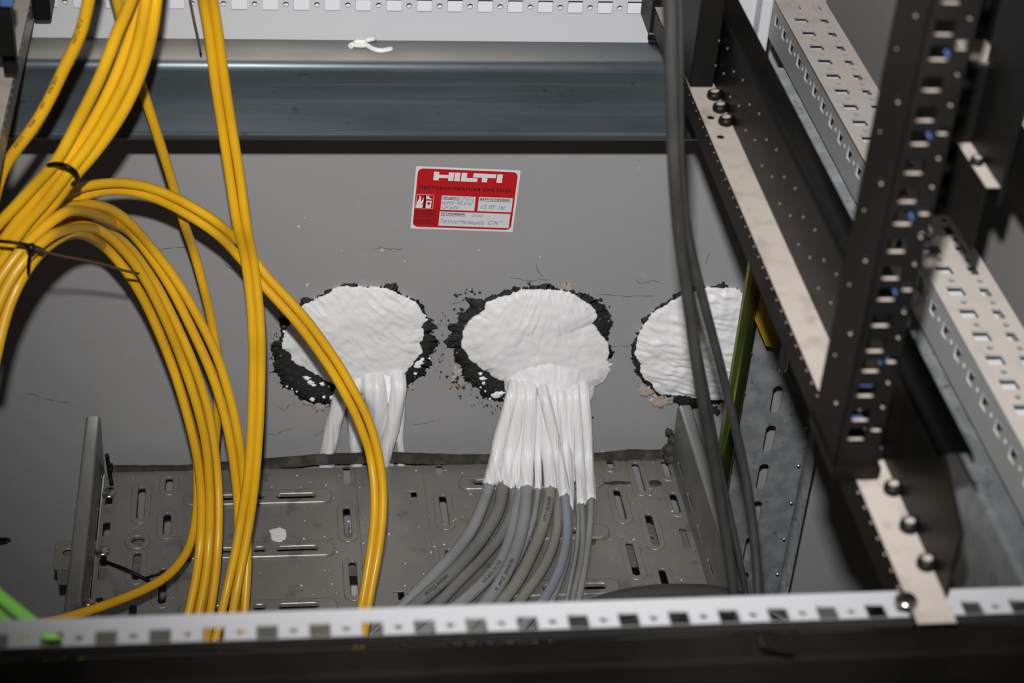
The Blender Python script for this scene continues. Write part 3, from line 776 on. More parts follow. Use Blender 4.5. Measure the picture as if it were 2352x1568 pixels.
grey('grey power cable with print reading upwards, low behind its neighbours', [(590, 770), (590, 960), (575, 1150), (560, 1390)],
     [(1190, 400), (1160, 560), (1095, 730), (1000, 860), (880, 975), (780, 1055)], .0058, 0, 4, .0050, [('VDE-REG.-Nr.7032', .26, .0046, True, .1)])
grey('thick grey power cable printed along its bend, centre of the fan', [(610, 760), (605, 950), (595, 1150), (585, 1370)],
     [(1255, 380), (1228, 550), (1180, 700), (1110, 850), (1040, 960), (975, 1045)], .0066, 0, 5, .0085, [('HELUKABEL  JZ-600  14', .66, .0048, False, 0)])
grey('thin grey power cable just right of the thick printed centre cable', [(650, 770), (655, 960), (658, 1150), (662, 1380)],
     [(1325, 380), (1300, 500), (1255, 620), (1190, 760), (1090, 900), (960, 1045)], .0034, 0, 6, .004)
grey('warm grey power cable with number print, right of the thick centre cable', [(685, 780), (705, 950), (722, 1150), (742, 1385)],
     [(1400, 400), (1355, 560), (1290, 710), (1215, 860), (1130, 980), (1075, 1050)], .0060, 1, 7, .0075, [('14770 * HELUKABEL', .50, .0046, True, 0)])
grey('warm grey power cable between the number-printed one and the blue-grey one', [(770, 780), (780, 950), (790, 1150), (800, 1330)],
     [(1475, 400), (1465, 550), (1420, 700), (1350, 830), (1265, 950), (1195, 1045)], .0052, 1, 8, .0055)
grey('blue-grey power cable crossing over the others from upper left', [(690, 780), (735, 950), (780, 1170), (828, 1420)],
     [(1530, 400), (1537, 560), (1515, 700), (1460, 860), (1395, 980), (1340, 1050)], .0047, 2, 9, .0115, (), .0060)
grey('light grey power cable directly under the blue-grey one', [(800, 770), (830, 950), (845, 1150), (855, 1490)],
     [(1545, 560), (1530, 720), (1480, 880), (1420, 1040)], .0042, 0, 10, .0042, (), .0058)
grey('very thin grey cable third from the right of the fan', [(870, 770), (868, 960), (868, 1150), (872, 1330)],
     [(1612, 400), (1608, 560), (1595, 700), (1565, 850), (1530, 1025)], .0022, 0, 11, .0022, (), .0052)
grey('thin warm grey cable second from the right of the fan', [(900, 765), (915, 960), (928, 1200), (940, 1480)],
     [(1640, 480), (1640, 650), (1622, 800), (1595, 900), (1570, 1025)], .0032, 1, 12, .0045, (), .0052)
grey('thin grey cable, rightmost of the fan under the middle seal', [(955, 765), (972, 960), (985, 1200), (1000, 1450)],
     [(1692, 480), (1668, 700), (1645, 850), (1610, 1025)], .0034, 0, 13, .0034, (), .0055)
# sheet of coating that ties the cable tops together
def skirt(name, cv, cols, parent, seed):
    nu, nv = 90, 26; V, F = [], []
    for i in range(nu + 1):
        u = i / nu
        x = cols[0] + (cols[1] - cols[0]) * u
        for j in range(nv + 1):
            v = j / nv
            y = cols[2] + (cols[3] + (cols[4] - cols[3]) * (.5 + .9 * nz(u * 7, seed, 2)) - cols[2]) * v
            xx = x + (x - (cols[0] + cols[1]) / 2) * v * cols[5]
            q = min(1, v * 3.5); q = q * q * (3 - 2 * q); e_ = math.sin(PI * min(max(u, .001), .999)) ** .4; lift = -.002 + (.021 * q * e_ if v < .9 else .021 * e_) + .0022 * q * nz(u * 12, v * 1.2, seed)
            V.append(at(*cv(xx, y), Y=1.518 - lift - .012 * v))
    for i in range(nu):
        for j in range(nv):
            a = i * (nv + 1) + j; F.append((a, a + 1, a + nv + 2, a + nv + 1))
    return newobj(name, mesh(V, F), M['putty'], parent, True)
wall_blob('coating_skirt', [(440, 700), (450, 620), (540, 540), (720, 510), (890, 530), (1000, 610), (1015, 720), (1000, 830), (975, 900), (945, 850), (905, 930), (870, 860), (825, 960), (780, 850), (740, 940), (700, 860), (655, 1000), (615, 860), (575, 900), (540, 820), (500, 850), (455, 790)],
          h2, .004, M['putty'], s2, .03, 9, .022, 200, 30, 3.3, pw=1.6, strokes=.0012, sdir=0.0)
wall_blob('coating_skirt', [(800, 880), (850, 800), (950, 770), (1080, 770), (1180, 810), (1205, 900), (1190, 1010), (1150, 1100), (1110, 980), (1060, 1180), (1010, 1270), (975, 1150), (930, 1090), (880, 1050), (850, 960)],
          h1, .003, M['putty'], s1, .03, 9, .015, 160, 26, 7.3, pw=1.6, strokes=.0012, sdir=0.1)

# ------------------------------------------------------------------ sticker on the wall
stk = thing('warning_sticker', 'red and white printed firestop sticker with blue handwriting on the grey wall', 'sticker')
UL, UR = at(956, 381, Y=WY), at(1196, 391, Y=WY)
ux = (UR - UL).normalized(); Wd = (UR - UL).length; Hd = .0678 * WY / 1.5
uy = Vector((-ux.z, 0, ux.x)); uy = uy if uy.z > 0 else -uy
def sp(u, v, lift): p = UL + ux * (u * Wd) - uy * (v * Hd); p.y = WY - lift; return p
def flat(name, polys, lift, mat, holes=()):
    org = UL.copy(); org.y = WY - lift
    return plate(name, polys, list(holes), .0001, org, ux, uy, mat, stk)
def P2(u, v): return (u * Wd, -v * Hd)
def R2(u0, u1, v0, v1, r=0):
    return rect((u0 + u1) / 2 * Wd, -(v0 + v1) / 2 * Hd, (u1 - u0) * Wd, (v1 - v0) * Hd, r, 6)
flat('sticker_base', R2(0, 1, 0, 1, .0006), .0003, M['sticker_white'])
flat('red_field', R2(.02, .978, .03, .968, .0052), .0005, M['sticker_red'])
flat('writing_box', R2(.272, .600, .445, .675), .0007, M['sticker_box'])
flat('writing_box', R2(.630, .960, .445, .675), .0007, M['sticker_box'])
flat('writing_box', R2(.268, .955, .703, .935), .0007, M['sticker_box'])
# lettering of the logo, cut from its own bars
def L(polys, nm='logo_letter'):
    for p in polys: flat(nm, [P2(.173 + a * .660, .072 + b * .135) for a, b in p], .0008, M['sticker_white'])
L([[(0, 0), (.078, 0), (.078, .33), (.215, .33), (.215, 0), (.292, 0), (.292, 1), (.215, 1), (.215, .70), (.078, .70), (.078, 1), (0, 1)],
   [(.303, 0), (.385, 0), (.385, 1), (.303, 1)],
   [(.402, 0), (.482, 0), (.482, .56), (.640, .56), (.640, 1), (.402, 1)],
   [(.572, 0), (.905, 0), (.905, .47), (.783, .47), (.783, 1), (.703, 1), (.703, .47), (.572, .47)],
   [(.920, 0), (1, 0), (1, 1), (.920, 1)]])
def stext(s, u0, u1, v0, v1, mat, bold=0.0, shear=0.0, space=1.0):
    me = fit_text(text_mesh(s, .01, 2, shear, bold, space), u0 * Wd, u1 * Wd, -v1 * Hd, -v0 * Hd)
    for v in me.vertices:
        p = UL + ux * v.co.x + uy * v.co.y; v.co = Vector((p.x, WY - .0010 - v.co.z, p.z))
    return newobj('printed_text', me, mat, stk)
stext('ПРОТИВОПОЖАРНАЯ СИСТЕМА', .05, .935, .300, .352, M['sticker_dkred'] if False else M['sticker_black'], .0004, 0, 1.25)
stext('ПРОДУКТ:', .280, .445, .458, .496, M['sticker_black'], .0005)
stext('ДАТА УСТАНОВКИ:', .640, .935, .458, .496, M['sticker_black'], .0005)
stext('УСТАНОВЩИК:', .280, .520, .716, .755, M['sticker_black'], .0005)
for u0, u1, v in ((.280, .445, .503), (.640, .935, .503), (.280, .520, .762)):
    flat('underline', R2(u0, u1, v, v + .006), .0009, M['sticker_black'])
for s, u0, u1, v0, v1 in (('CP 611a', .452, .585, .452, .510), ('минпл 140 кг/м³', .280, .580, .525, .585), ('CP 670', .285, .440, .605, .655),
                          ('13. 07  16г', .660, .905, .565, .635), ('ООО', .580, .690, .722, .770), ('Теплоогнезащита', .285, .705, .820, .905), ('СК"', .745, .890, .820, .885)):
    o = stext(s, u0, u1, v0, v1, M['pen'], 0, .25); o.name = 'handwriting'
# pictogram: flame, wall, house
flat('pictogram_frame', R2(.030, .198, .438, .662), .0007, M['sticker_white'], [R2(.033, .195, .442, .658)])
flat('pictogram_flame', [P2(.034, .655), (P2(.036, .60)), P2(.045, .545), P2(.060, .50), P2(.056, .455), P2(.075, .48), P2(.076, .53), P2(.072, .565), P2(.092, .52), P2(.104, .49), P2(.100, .56), P2(.088, .60),
                          P2(.070, .62), P2(.094, .602), P2(.102, .60), P2(.098, .64), P2(.085, .658), P2(.045, .658)], .0009, M['sticker_white'])
flat('pictogram_wall', R2(.104, .120, .445, .658), .0009, M['sticker_black'])
flat('pictogram_house', [P2(.126, .655), P2(.126, .535), P2(.180, .535), P2(.176, .658), P2(.126, .658)], .0009, M['sticker_white'], [R2(.140, .166, .56, .60)])
flat('pictogram_roof', [P2(.122, .445), P2(.140, .47), P2(.142, .455), P2(.150, .457), P2(.152, .485), P2(.190, .515), P2(.124, .512)], .0009, M['sticker_white'])
for i in range(13):
    v = .688 + i * .0185
    u1 = .185 if i % 4 == 1 else (.235 + .02 * math.sin(i * 3.3))
    if i == 7: continue
    flat('small_print', R2(.028, u1, v, v + .009), .0007, M['sticker_dkred'])
flat('dirt_spot', [P2(.105 + .014 * math.cos(a) * (1 + .3 * math.sin(3 * a)), .345 + .022 * math.sin(a)) for a in [k * PI / 6 for k in range(12)]], .0012, M['lip'])

# ------------------------------------------------------------------ yellow cables
YR_ = .0040
def ycable(label, pts, r=YR_, texts=(), mat='yellow', step=.007, name='data_cable'):
    """pts: pixel x, pixel y, distance from the camera"""
    P = [at(x, y, d=d) for x, y, d in pts]
    t = thing(name, label, 'cable', {'yellow': 'yellow data cables', 'green': 'green cables', 'blackcable': 'black cords beside the depth rail'}[mat])
    o, path = tube('jacket', P, r, M[mat], t, 14, 0, 0, step)
    for (s, f, sz, rev, off) in texts: text_on_tube(s, path, r, f, sz, M['ink'], t, rev, off)
    return t
def cc(cv, L): return [(*cv(x, y), d) for x, y, d in L]
# single printed cable at upper left
ycable('single yellow data cable with black printing, at the upper left', cc(c1, [(640, -200, 1.20), (598, 0, 1.22), (545, 230, 1.24), (440, 440, 1.26), (330, 680, 1.28), (210, 880, 1.29), (100, 1020, 1.3), (30, 1120, 1.31), (-20, 1250, 1.32), (-60, 1450, 1.33)]),
       .0042, [(t_, f_2, .0040, False, -.45) for t_, f_2 in (('P Cat.7 LSZH', .18), ('CABLING', .42), ('600', .53), ('MHz', .60), ('U/1000', .67), ('26 AWG', .80))])
# bundle A through the upper tie, then into the loops
A = [
 ('yellow data cable, leftmost of the bundle held by the upper black tie', [(935, -200, 1.20), (890, 0, 1.22), (790, 220, 1.24), (715, 430, 1.25), (610, 660, 1.27), (500, 870, 1.29), (385, 1090, 1.30), (250, 1230, 1.32), (100, 1400, 1.33), (-30, 1530, 1.34), (-160, 1720, 1.35)]),
 ('yellow data cable, second from left in the bundle under the upper tie', [(985, -200, 1.235), (960, 0, 1.25), (880, 250, 1.265), (800, 470, 1.275), (715, 660, 1.285), (610, 850, 1.30), (500, 1020, 1.31), (420, 1130, 1.312), (310, 1260, 1.33), (160, 1440, 1.34), (20, 1620, 1.35), (-80, 1800, 1.36)]),
 ('yellow data cable in the middle of the bundle under the upper tie', [(1000, -200, 1.215), (990, 0, 1.225), (940, 260, 1.25), (870, 500, 1.265), (775, 690, 1.28), (670, 880, 1.295), (560, 1040, 1.305), (470, 1150, 1.31), (370, 1290, 1.325), (230, 1450, 1.34), (80, 1640, 1.35), (-60, 1900, 1.36)]),
 ('yellow data cable, rightmost of the bundle under the upper black tie', [(1075, -200, 1.22), (1055, 0, 1.23), (1020, 250, 1.25), (955, 480, 1.27), (850, 720, 1.285), (730, 910, 1.30), (610, 1070, 1.312), (505, 1180, 1.32), (430, 1290, 1.335), (300, 1450, 1.35), (150, 1620, 1.36), (30, 1800, 1.37), (-60, 2000, 1.38)]),
 ('yellow data cable lying behind the middle of the upper tied bundle', [(1030, -200, 1.25), (1015, 0, 1.26), (985, 260, 1.28), (920, 490, 1.295), (825, 700, 1.31), (700, 890, 1.32), (590, 1040, 1.33), (490, 1160, 1.335), (390, 1290, 1.35), (250, 1460, 1.36), (110, 1620, 1.37), (-40, 1830, 1.38)]),
]
for lab, L_ in A: ycable(lab, cc(c1, L_), .0042)
# single cable behind
ycable('single yellow data cable running straight down behind the tied bundle', cc(c1, [(750, -150, 1.33), (790, 0, 1.35), (820, 130, 1.37), (900, 400, 1.41), (965, 610, 1.44), (1040, 840, 1.47), (1110, 1060, 1.50), (1180, 1290, 1.54), (1240, 1500, 1.57)]) +
       cc(c2, [(1300, 200, 1.61), (1365, 430, 1.63), (1425, 680, 1.66), (1462, 900, 1.68), (1475, 1100, 1.70), (1468, 1320, 1.72), (1455, 1500, 1.745)]) + cc(c3, [(1440, 150, 1.74), (1440, 400, 1.73), (1440, 700, 1.71), (1420, 950, 1.695), (1390, 1150, 1.68), (1360, 1330, 1.665)]), .0041)
# vertical pair C
ycable('left of the two yellow data cables dropping straight down at centre left', cc(c1, [(1345, -150, 1.36), (1372, 0, 1.385), (1415, 260, 1.415), (1455, 580, 1.445), (1505, 900, 1.475), (1555, 1220, 1.505), (1605, 1540, 1.53)]) +
       cc(c2, [(1645, 230, 1.555), (1683, 480, 1.57), (1703, 740, 1.58), (1708, 1000, 1.6), (1702, 1280, 1.61), (1690, 1540, 1.62)]) + cc(c3, [(1668, 220, 1.63), (1630, 440, 1.64), (1590, 680, 1.64), (1540, 900, 1.64), (1490, 1120, 1.63), (1440, 1330, 1.62)]), .0040)
ycable('right of the two yellow data cables dropping straight down at centre left', cc(c1, [(1408, -150, 1.36), (1440, 0, 1.385), (1478, 260, 1.415), (1520, 560, 1.445), (1570, 880, 1.475), (1622, 1200, 1.505), (1668, 1540, 1.53)]) +
       cc(c2, [(1705, 230, 1.555), (1738, 480, 1.57), (1760, 740, 1.58), (1763, 1000, 1.6), (1757, 1280, 1.61), (1742, 1540, 1.62)]) + cc(c3, [(1722, 220, 1.63), (1690, 450, 1.64), (1650, 680, 1.64), (1610, 880, 1.64), (1570, 1100, 1.63), (1530, 1330, 1.62)]), .0040)
# long arc pair D
ycable('upper of the paired yellow data cables arching right across the first seal', cc(c1, [(-120, 1760, 1.36), (0, 1600, 1.37), (150, 1450, 1.385), (300, 1350, 1.40), (470, 1285, 1.42), (640, 1243, 1.44), (800, 1232, 1.46), (960, 1252, 1.48), (1130, 1308, 1.50), (1300, 1395, 1.52), (1460, 1495, 1.53)]) +
       cc(c2, [(1540, 95, 1.55), (1660, 195, 1.57)]) + cc(h1, [(105, 45, 1.578), (209, 147, 1.585), (319, 267, 1.59), (449, 417, 1.6), (549, 557, 1.61), (669, 727, 1.62), (792, 941, 1.63), (885, 1115, 1.64), (956, 1310, 1.65)]) +
       [(879, 1103, 1.66), (880, 1165, 1.66), (875, 1225, 1.66), (865, 1290, 1.66), (855, 1341, 1.655), (845, 1396, 1.65), (838, 1450, 1.64), (828, 1500, 1.63)], .0040)
ycable('lower of the paired yellow data cables arching right across the first seal', cc(c1, [(-100, 1820, 1.38), (20, 1660, 1.39), (180, 1520, 1.405), (330, 1420, 1.42), (500, 1345, 1.44), (660, 1290, 1.455), (830, 1283, 1.475), (980, 1312, 1.49), (1130, 1372, 1.51), (1290, 1462, 1.53), (1440, 1560, 1.54)]) +
       cc(c2, [(1590, 235, 1.572)]) + cc(h1, [(60, 95, 1.58), (151, 193, 1.585), (261, 313, 1.59), (391, 463, 1.6), (491, 603, 1.61), (611, 773, 1.62), (728, 978, 1.63), (815, 1145, 1.64), (884, 1330, 1.65)]) +
       [(848, 1035, 1.66), (858, 1093, 1.66), (861, 1154, 1.66), (858, 1212, 1.66), (849, 1280, 1.66), (839, 1341, 1.655), (829, 1396, 1.65), (822, 1450, 1.64), (815, 1500, 1.63)], .0040)
# the loops E
E_ = [
 ('outermost yellow data cable of the big loop at the left', cc(c1, [(-200, 1980, 1.33), (-60, 1800, 1.35), (120, 1610, 1.37), (280, 1480, 1.39), (420, 1410, 1.41), (560, 1378, 1.44), (690, 1390, 1.47), (800, 1440, 1.50), (900, 1525, 1.52)]) +
   cc(c2, [(1000, 175, 1.55), (1130, 335, 1.57), (1245, 505, 1.58), (1335, 665, 1.59), (1425, 840, 1.6), (1490, 1000, 1.61), (1540, 1170, 1.62), (1585, 1340, 1.63), (1617, 1530, 1.64)]) + cc(c3, [(1640, 120, 1.655), (1655, 320, 1.66), (1665, 550, 1.66), (1672, 750, 1.66), (1660, 950, 1.655), (1650, 1120, 1.65), (1640, 1330, 1.64)])),
 ('second yellow data cable from outside in the left loop', cc(c1, [(-160, 2060, 1.34), (-20, 1880, 1.36), (140, 1690, 1.38), (300, 1560, 1.40), (430, 1480, 1.43), (570, 1440, 1.45), (690, 1460, 1.48), (790, 1510, 1.51)]) +
   cc(c2, [(890, 100, 1.54), (1000, 240, 1.56), (1090, 370, 1.575), (1175, 510, 1.585), (1265, 690, 1.595), (1350, 870, 1.605), (1420, 1030, 1.615), (1475, 1190, 1.625), (1520, 1350, 1.635), (1560, 1540, 1.645)]) + cc(c3, [(1590, 180, 1.66), (1610, 400, 1.67), (1612, 620, 1.67), (1600, 850, 1.66), (1580, 1100, 1.65), (1560, 1330, 1.64)])),
 ('third yellow data cable of the left loop, emerging from the dark gap', cc(c2, [(-200, 780, 1.35), (-40, 560, 1.37), (120, 360, 1.40), (280, 200, 1.43), (430, 100, 1.46), (560, 55, 1.49), (690, 70, 1.53), (820, 150, 1.57), (940, 270, 1.6), (1040, 420, 1.62), (1130, 590, 1.63), (1215, 770, 1.64), (1290, 940, 1.65), (1355, 1120, 1.66), (1410, 1310, 1.67), (1445, 1530, 1.68)]) +
   cc(c3, [(1470, 180, 1.69), (1478, 400, 1.69), (1472, 620, 1.69), (1455, 850, 1.68), (1420, 1080, 1.67), (1390, 1330, 1.65)])),
 ('fourth yellow data cable of the left loop, in its inner pair', cc(c2, [(-180, 660, 1.32), (-40, 470, 1.34), (120, 300, 1.36), (270, 160, 1.38), (410, 75, 1.41), (550, 48, 1.44), (680, 85, 1.47), (800, 180, 1.50), (910, 305, 1.52), (1000, 450, 1.54), (1085, 620, 1.56), (1165, 800, 1.58), (1235, 980, 1.6), (1295, 1150, 1.61), (1345, 1320, 1.62), (1392, 1530, 1.64)]) +
   cc(c3, [(1412, 180, 1.655), (1420, 400, 1.665), (1412, 620, 1.67), (1390, 850, 1.66), (1345, 1080, 1.65), (1300, 1330, 1.64)])),
 ('innermost yellow data cable of the left loop', cc(c2, [(-140, 800, 1.34), (-10, 560, 1.36), (130, 370, 1.38), (270, 230, 1.40), (400, 140, 1.43), (520, 105, 1.46), (640, 145, 1.49), (740, 225, 1.52), (840, 340, 1.53), (930, 480, 1.55), (1005, 620, 1.57), (1075, 780, 1.585), (1140, 940, 1.6), (1200, 1110, 1.61), (1250, 1280, 1.62), (1295, 1450, 1.63), (1320, 1560, 1.64)]) +
   cc(c3, [(1350, 180, 1.655), (1360, 400, 1.665), (1352, 620, 1.67), (1325, 850, 1.66), (1275, 1080, 1.65), (1215, 1330, 1.64)])),
]
for lab, L_ in E_: ycable(lab, L_, .0041)
# strands that come back down at the far left, under the lower tie
Fs = [
 ('yellow data cable sweeping down the left edge, upper one under the lower tie', [(420, -30, 1.345), (300, 60, 1.335), (180, 170, 1.325), (80, 290, 1.32), (-20, 430, 1.32), (-120, 620, 1.32)], (1.30, -210, 330)),
 ('yellow data cable sweeping down the left edge, middle one under the lower tie', [(330, 130, 1.325), (230, 210, 1.315), (140, 310, 1.31), (60, 430, 1.31), (-10, 580, 1.31), (-90, 780, 1.31)], (1.3, 0, 0)),
 ('yellow data cable sweeping down the left edge, inner one under the lower tie', [(440, 110, 1.37), (320, 190, 1.35), (220, 290, 1.33), (140, 410, 1.32), (70, 560, 1.32), (10, 760, 1.32), (-40, 1000, 1.32)], (1.3, 0, 0)),
]
for (lab, low, _u), src, k in zip(Fs, (E_[1][1], E_[3][1], E_[4][1]), (7, 6, 7)):
    ycable(lab, cc(c2, low)[::-1] + [(x + 2, y + 3, d + .0085) for x, y, d in src[k:]], .0041)
# single cable curving off to the lower left over the tray
ycable('single yellow data cable curving off to the lower left over the tray', cc(c3, [(1330, 60, 1.70), (1335, 300, 1.70), (1320, 480, 1.69), (1295, 610, 1.68), (1240, 720, 1.66), (1150, 830, 1.64), (1030, 910, 1.62), (860, 985, 1.60), (700, 1045, 1.58), (520, 1105, 1.56), (350, 1150, 1.54), (150, 1190, 1.52)]), .0041)
# green cables
ycable('bright green cable crossing the lower left corner behind the front rail', [(-70, 1310, 1.0), (-10, 1362, .99), (40, 1403, .98), (85, 1438, .97), (125, 1470, .965), (170, 1510, .96), (240, 1560, .95)], .0036, (), 'green')
ycable('second green cable at the very lower left corner', [(-110, 1310, 1.03), (-50, 1372, 1.02), (-12, 1402, 1.01), (20, 1435, 1.0), (60, 1480, .99), (110, 1540, .98)], .0034, (), 'green')

# black ties on the bundles
def band(label, pa, pb, bulge, depth, r, dc):
    """flattened strap round a bundle: pa, pb its two edge pixels, bulge the offset of the near half"""
    A_ = at(*pa, d=dc); B_ = at(*pb, d=dc + .005); c = (A_ + B_) / 2; u = (B_ - A_) / 2
    v = at((pa[0] + pb[0]) / 2 + bulge[0], (pa[1] + pb[1]) / 2 + bulge[1], d=dc - depth) - c
    pts = [c + u * math.cos(t) + v * math.sin(t) for t in [2 * PI * k / 32 for k in range(33)]]
    t = thing('cable_tie', label, 'cable tie')
    newobj('strap', tube_mesh(pts, r, 8), M['blackclean'], t, True)
    return t
band('black cable tie around the upper bundle of yellow cables', (108, 384), (174, 418), (16, -17), .026, .0019, 1.31)
t2 = band('thin black tie with knot around the bundle at the left edge', (-70, 560), (100, 580), (10, -14), .045, .0013, 1.33)
kn = at(*c2(210, 200), d=1.275)
import bmesh
bm = bmesh.new(); bmesh.ops.create_icosphere(bm, subdivisions=2, radius=.0035)
for v in bm.verts: v.co = kn + v.co * (1 + .3 * nz(v.co.x, v.co.y, v.co.z, 500))
me = D.meshes.new('m'); bm.to_mesh(me); bm.free(); newobj('knot', me, M['blackclean'], t2, True)
tube('tail', [kn, at(*c2(192, 280), d=1.285), at(*c2(190, 370), d=1.29)], .0011, M['blackclean'], t2, 8)
tube('tail', [kn, at(*c2(300, 230), d=1.30), at(*c2(420, 260), d=1.34), at(*c2(560, 285), d=1.37), at(*c2(720, 320), d=1.40), at(*c2(830, 355), d=1.43), at(*c2(935, 378), d=1.455)], .0011, M['rust'], t2, 8)

# thin wire hanging in front of the rear rail
tag(tube('thin_wire', [at(432, -30, d=1.40), at(440, 20, d=1.41), at(449, 60, d=1.42), at(456, 92, d=1.43), at(461, 125, d=1.45)], .0009, M['rust'])[0], 'thin brown wire hanging in front of the rear white rail', 'wire')

# ------------------------------------------------------------------ black cables at centre right
def bc(label, pts, r): return ycable(label, pts, r, (), 'blackcable', .01, 'power_cable')
bc('thick black cord hanging down beside the black depth rail, left one', [(1535, -60, 1.02), (1541, 0, 1.03), (1543, 200, 1.06), (1549, 400, 1.10), (1562, 550, 1.15), (1583, 700, 1.2), (1607, 880, 1.25), (1637, 1040, 1.3), (1663, 1200, 1.34), (1688, 1370, 1.37), (1700, 1480, 1.38)], .0040)
bc('black cord splitting off to the right in front of the pedestal tube', [(1556, -60, 1.05), (1557, 0, 1.06), (1558, 200, 1.09), (1563, 420, 1.14), (1583, 560, 1.19), (1618, 700, 1.24), (1652, 830, 1.28), (1686, 970, 1.32), (1714, 1100, 1.35), (1733, 1240, 1.37), (1743, 1400, 1.38), (1745, 1500, 1.38)], .0034)
bc('thin black cord between the two thicker black cords', [(1525, -60, 1.08), (1530, 0, 1.09), (1540, 300, 1.14), (1556, 560, 1.22), (1590, 740, 1.28), (1622, 900, 1.33), (1655, 1080, 1.38), (1690, 1240, 1.42), (1725, 1420, 1.45)], .0024)
# thick dark hoses at the bottom
def hose(label, pts, r):
    t = thing('conduit_hose', label, 'hose')
    tube('hose_wall', [at(x, y, d=d) for x, y, d in pts], r, M['greyhose'], t, 20, 0, 0, .006)
hose('thick dark grey hose arching at the bottom over the tray, upper strand', [(1270, 1440, 1.50), (1340, 1402, 1.52), (1430, 1372, 1.54), (1540, 1360, 1.56), (1640, 1364, 1.58), (1740, 1390, 1.6), (1830, 1440, 1.6)], .0075)
hose('thick dark grey hose arching at the bottom over the tray, lower strand', [(1250, 1480, 1.46), (1340, 1430, 1.48), (1440, 1398, 1.5), (1550, 1386, 1.52), (1650, 1392, 1.54), (1750, 1420, 1.55), (1840, 1480, 1.55)], .0075)

# ------------------------------------------------------------------ black depth rails and uprights
def depth_rail(label, x0, s, y0, y1, zt, flw, webh, screws=True):
    """s=+1: lip on the left, web on the right"""
    t = thing('depth_rail', label, 'rail')
    zt0 = zt
    holes = [circ(x0 + s * .0065, 1.157, .0028, 12), circ(x0 + s * .0075, 1.128, .0028, 12)] if screws else []
    if s > 0: plate('flange', [(x0, y0), (x0 + flw, y0), (x0 + flw, y1), (x0, y1)], holes, .002, (0, 0, zt), (1, 0, 0), (0, 1, 0), M['black'], t)
    else: plate('flange', [(x0 - flw, y0), (x0, y0), (x0, y1), (x0 - flw, y1)], [], .002, (0, 0, zt), (1, 0, 0), (0, 1, 0), M['black'], t)
    # lip with notches
    n = int((y1 - y0) / .0125); o_ = []
    V = [(-y1, zt - .02), (-y0, zt - .02), (-y0, zt - .001)]
    y = y0
    while y < y1 - .013:
        V += [(-(y + .004), zt - .001), (-(y + .004), zt - .0045), (-(y + .0085), zt - .0045), (-(y + .0085), zt - .001)]; y += .0125
    V += [(-y1, zt - .001)]
    if s > 0: plate('notched_lip', V, [], .0016, (x0, 0, 0), (0, -1, 0), (0, 0, 1), M['black'], t)
    else: plate('notched_lip', [(-a, b) for a, b in V][::-1], [], .0016, (x0, 0, 0), (0, 1, 0), (0, 0, 1), M['tray'], t)
    xw = x0 + s * flw
    hs = []
    for k in range(24):
        y = y1 - .03 - .025 * k
        if y < y0 + .02: break
        for zz in (.018, .038): hs.append(circ(-y, zt + zz + .006 * (k % 2), .0015, 8))
    if s > 0: w_ = plate('web', [(-y1, zt - .002), (-y0 - .02, zt - .002), (-y0 - .02, zt + webh * .7), (-y0 - .06, zt + webh), (-y1, zt + webh)], [], .002, (xw, 0, 0), (0, -1, 0), (0, 0, 1), M['blackweb'], t)
    else: w_ = plate('web', [(y0 + .02, zt - .002), (y1, zt - .002), (y1, zt + webh), (y0 + .02, zt + webh)], [], .002, (xw, 0, 0), (0, 1, 0), (0, 0, 1), M['black'], t)
    profile('rolled_edge', [(xw + s * .000, zt + webh - .003), (xw + s * .003, zt + webh), (xw + s * .0145, zt + webh), (xw + s * .0165, zt + webh - .006)], 'y', y0 + .06, y1, M['blackweb'], w_, True)
    if s > 0: profile('dusty_edge', [(xw + .0025, zt + webh + .0006), (xw + .0150, zt + webh + .0006)][::-1], 'y', .70, .842, M['black'], w_, True)
    # long shallow bead on the web
    if s > 0:
        for zz in ():
            newobj('bead', tube_mesh([Vector((xw - .0005, y0 + .1 + (y1 - y0 - .14) * i / 8, zt + zz)) for i in range(9)], .0035, 10), M['blackweb'], w_, True)
        for c in hs:
            cy = -sum(p[0] for p in c) / len(c); cz = sum(p[1] for p in c) / len(c)
            disc('rivet', (xw - .0018, cy, cz), (-1, 0, .3), .0009, .0012, M['galv'], w_, 8)
    return t, xw
dr, XW = depth_rail('black steel depth rail with dusty beige flange and tall web, right of centre', .3165, 1, .632, 1.384, .0045, .0200, .0575)
for y in (1.188, 1.168, 1.148):     # dusty screws at the rear end
    disc('screw', (XW - .0042, y, .0045), (-.2, 0, 1), .0055, .006, M['black'], dr, 14)
for q_ in ((2012, 1046), (2050, 1128), (2087, 1214), (2127, 1300)):
    p = at(*q_, Z=.0045); disc('screw', (p.x, p.y, .0045), (-.2, 0, 1), .0050, .006, M['black'], dr, 14)
disc('mounting_bolt', at(2080, 1385, Z=.006), (0, 0, 1), .0058, .004, M['zinc'], dr, 18)
xl = at(66, 20, Z=.0045).x
depth_rail('black depth rail with grey notched edge at the upper left corner', xl, -1, .95, 1.384, .0045, .022, .03, False)

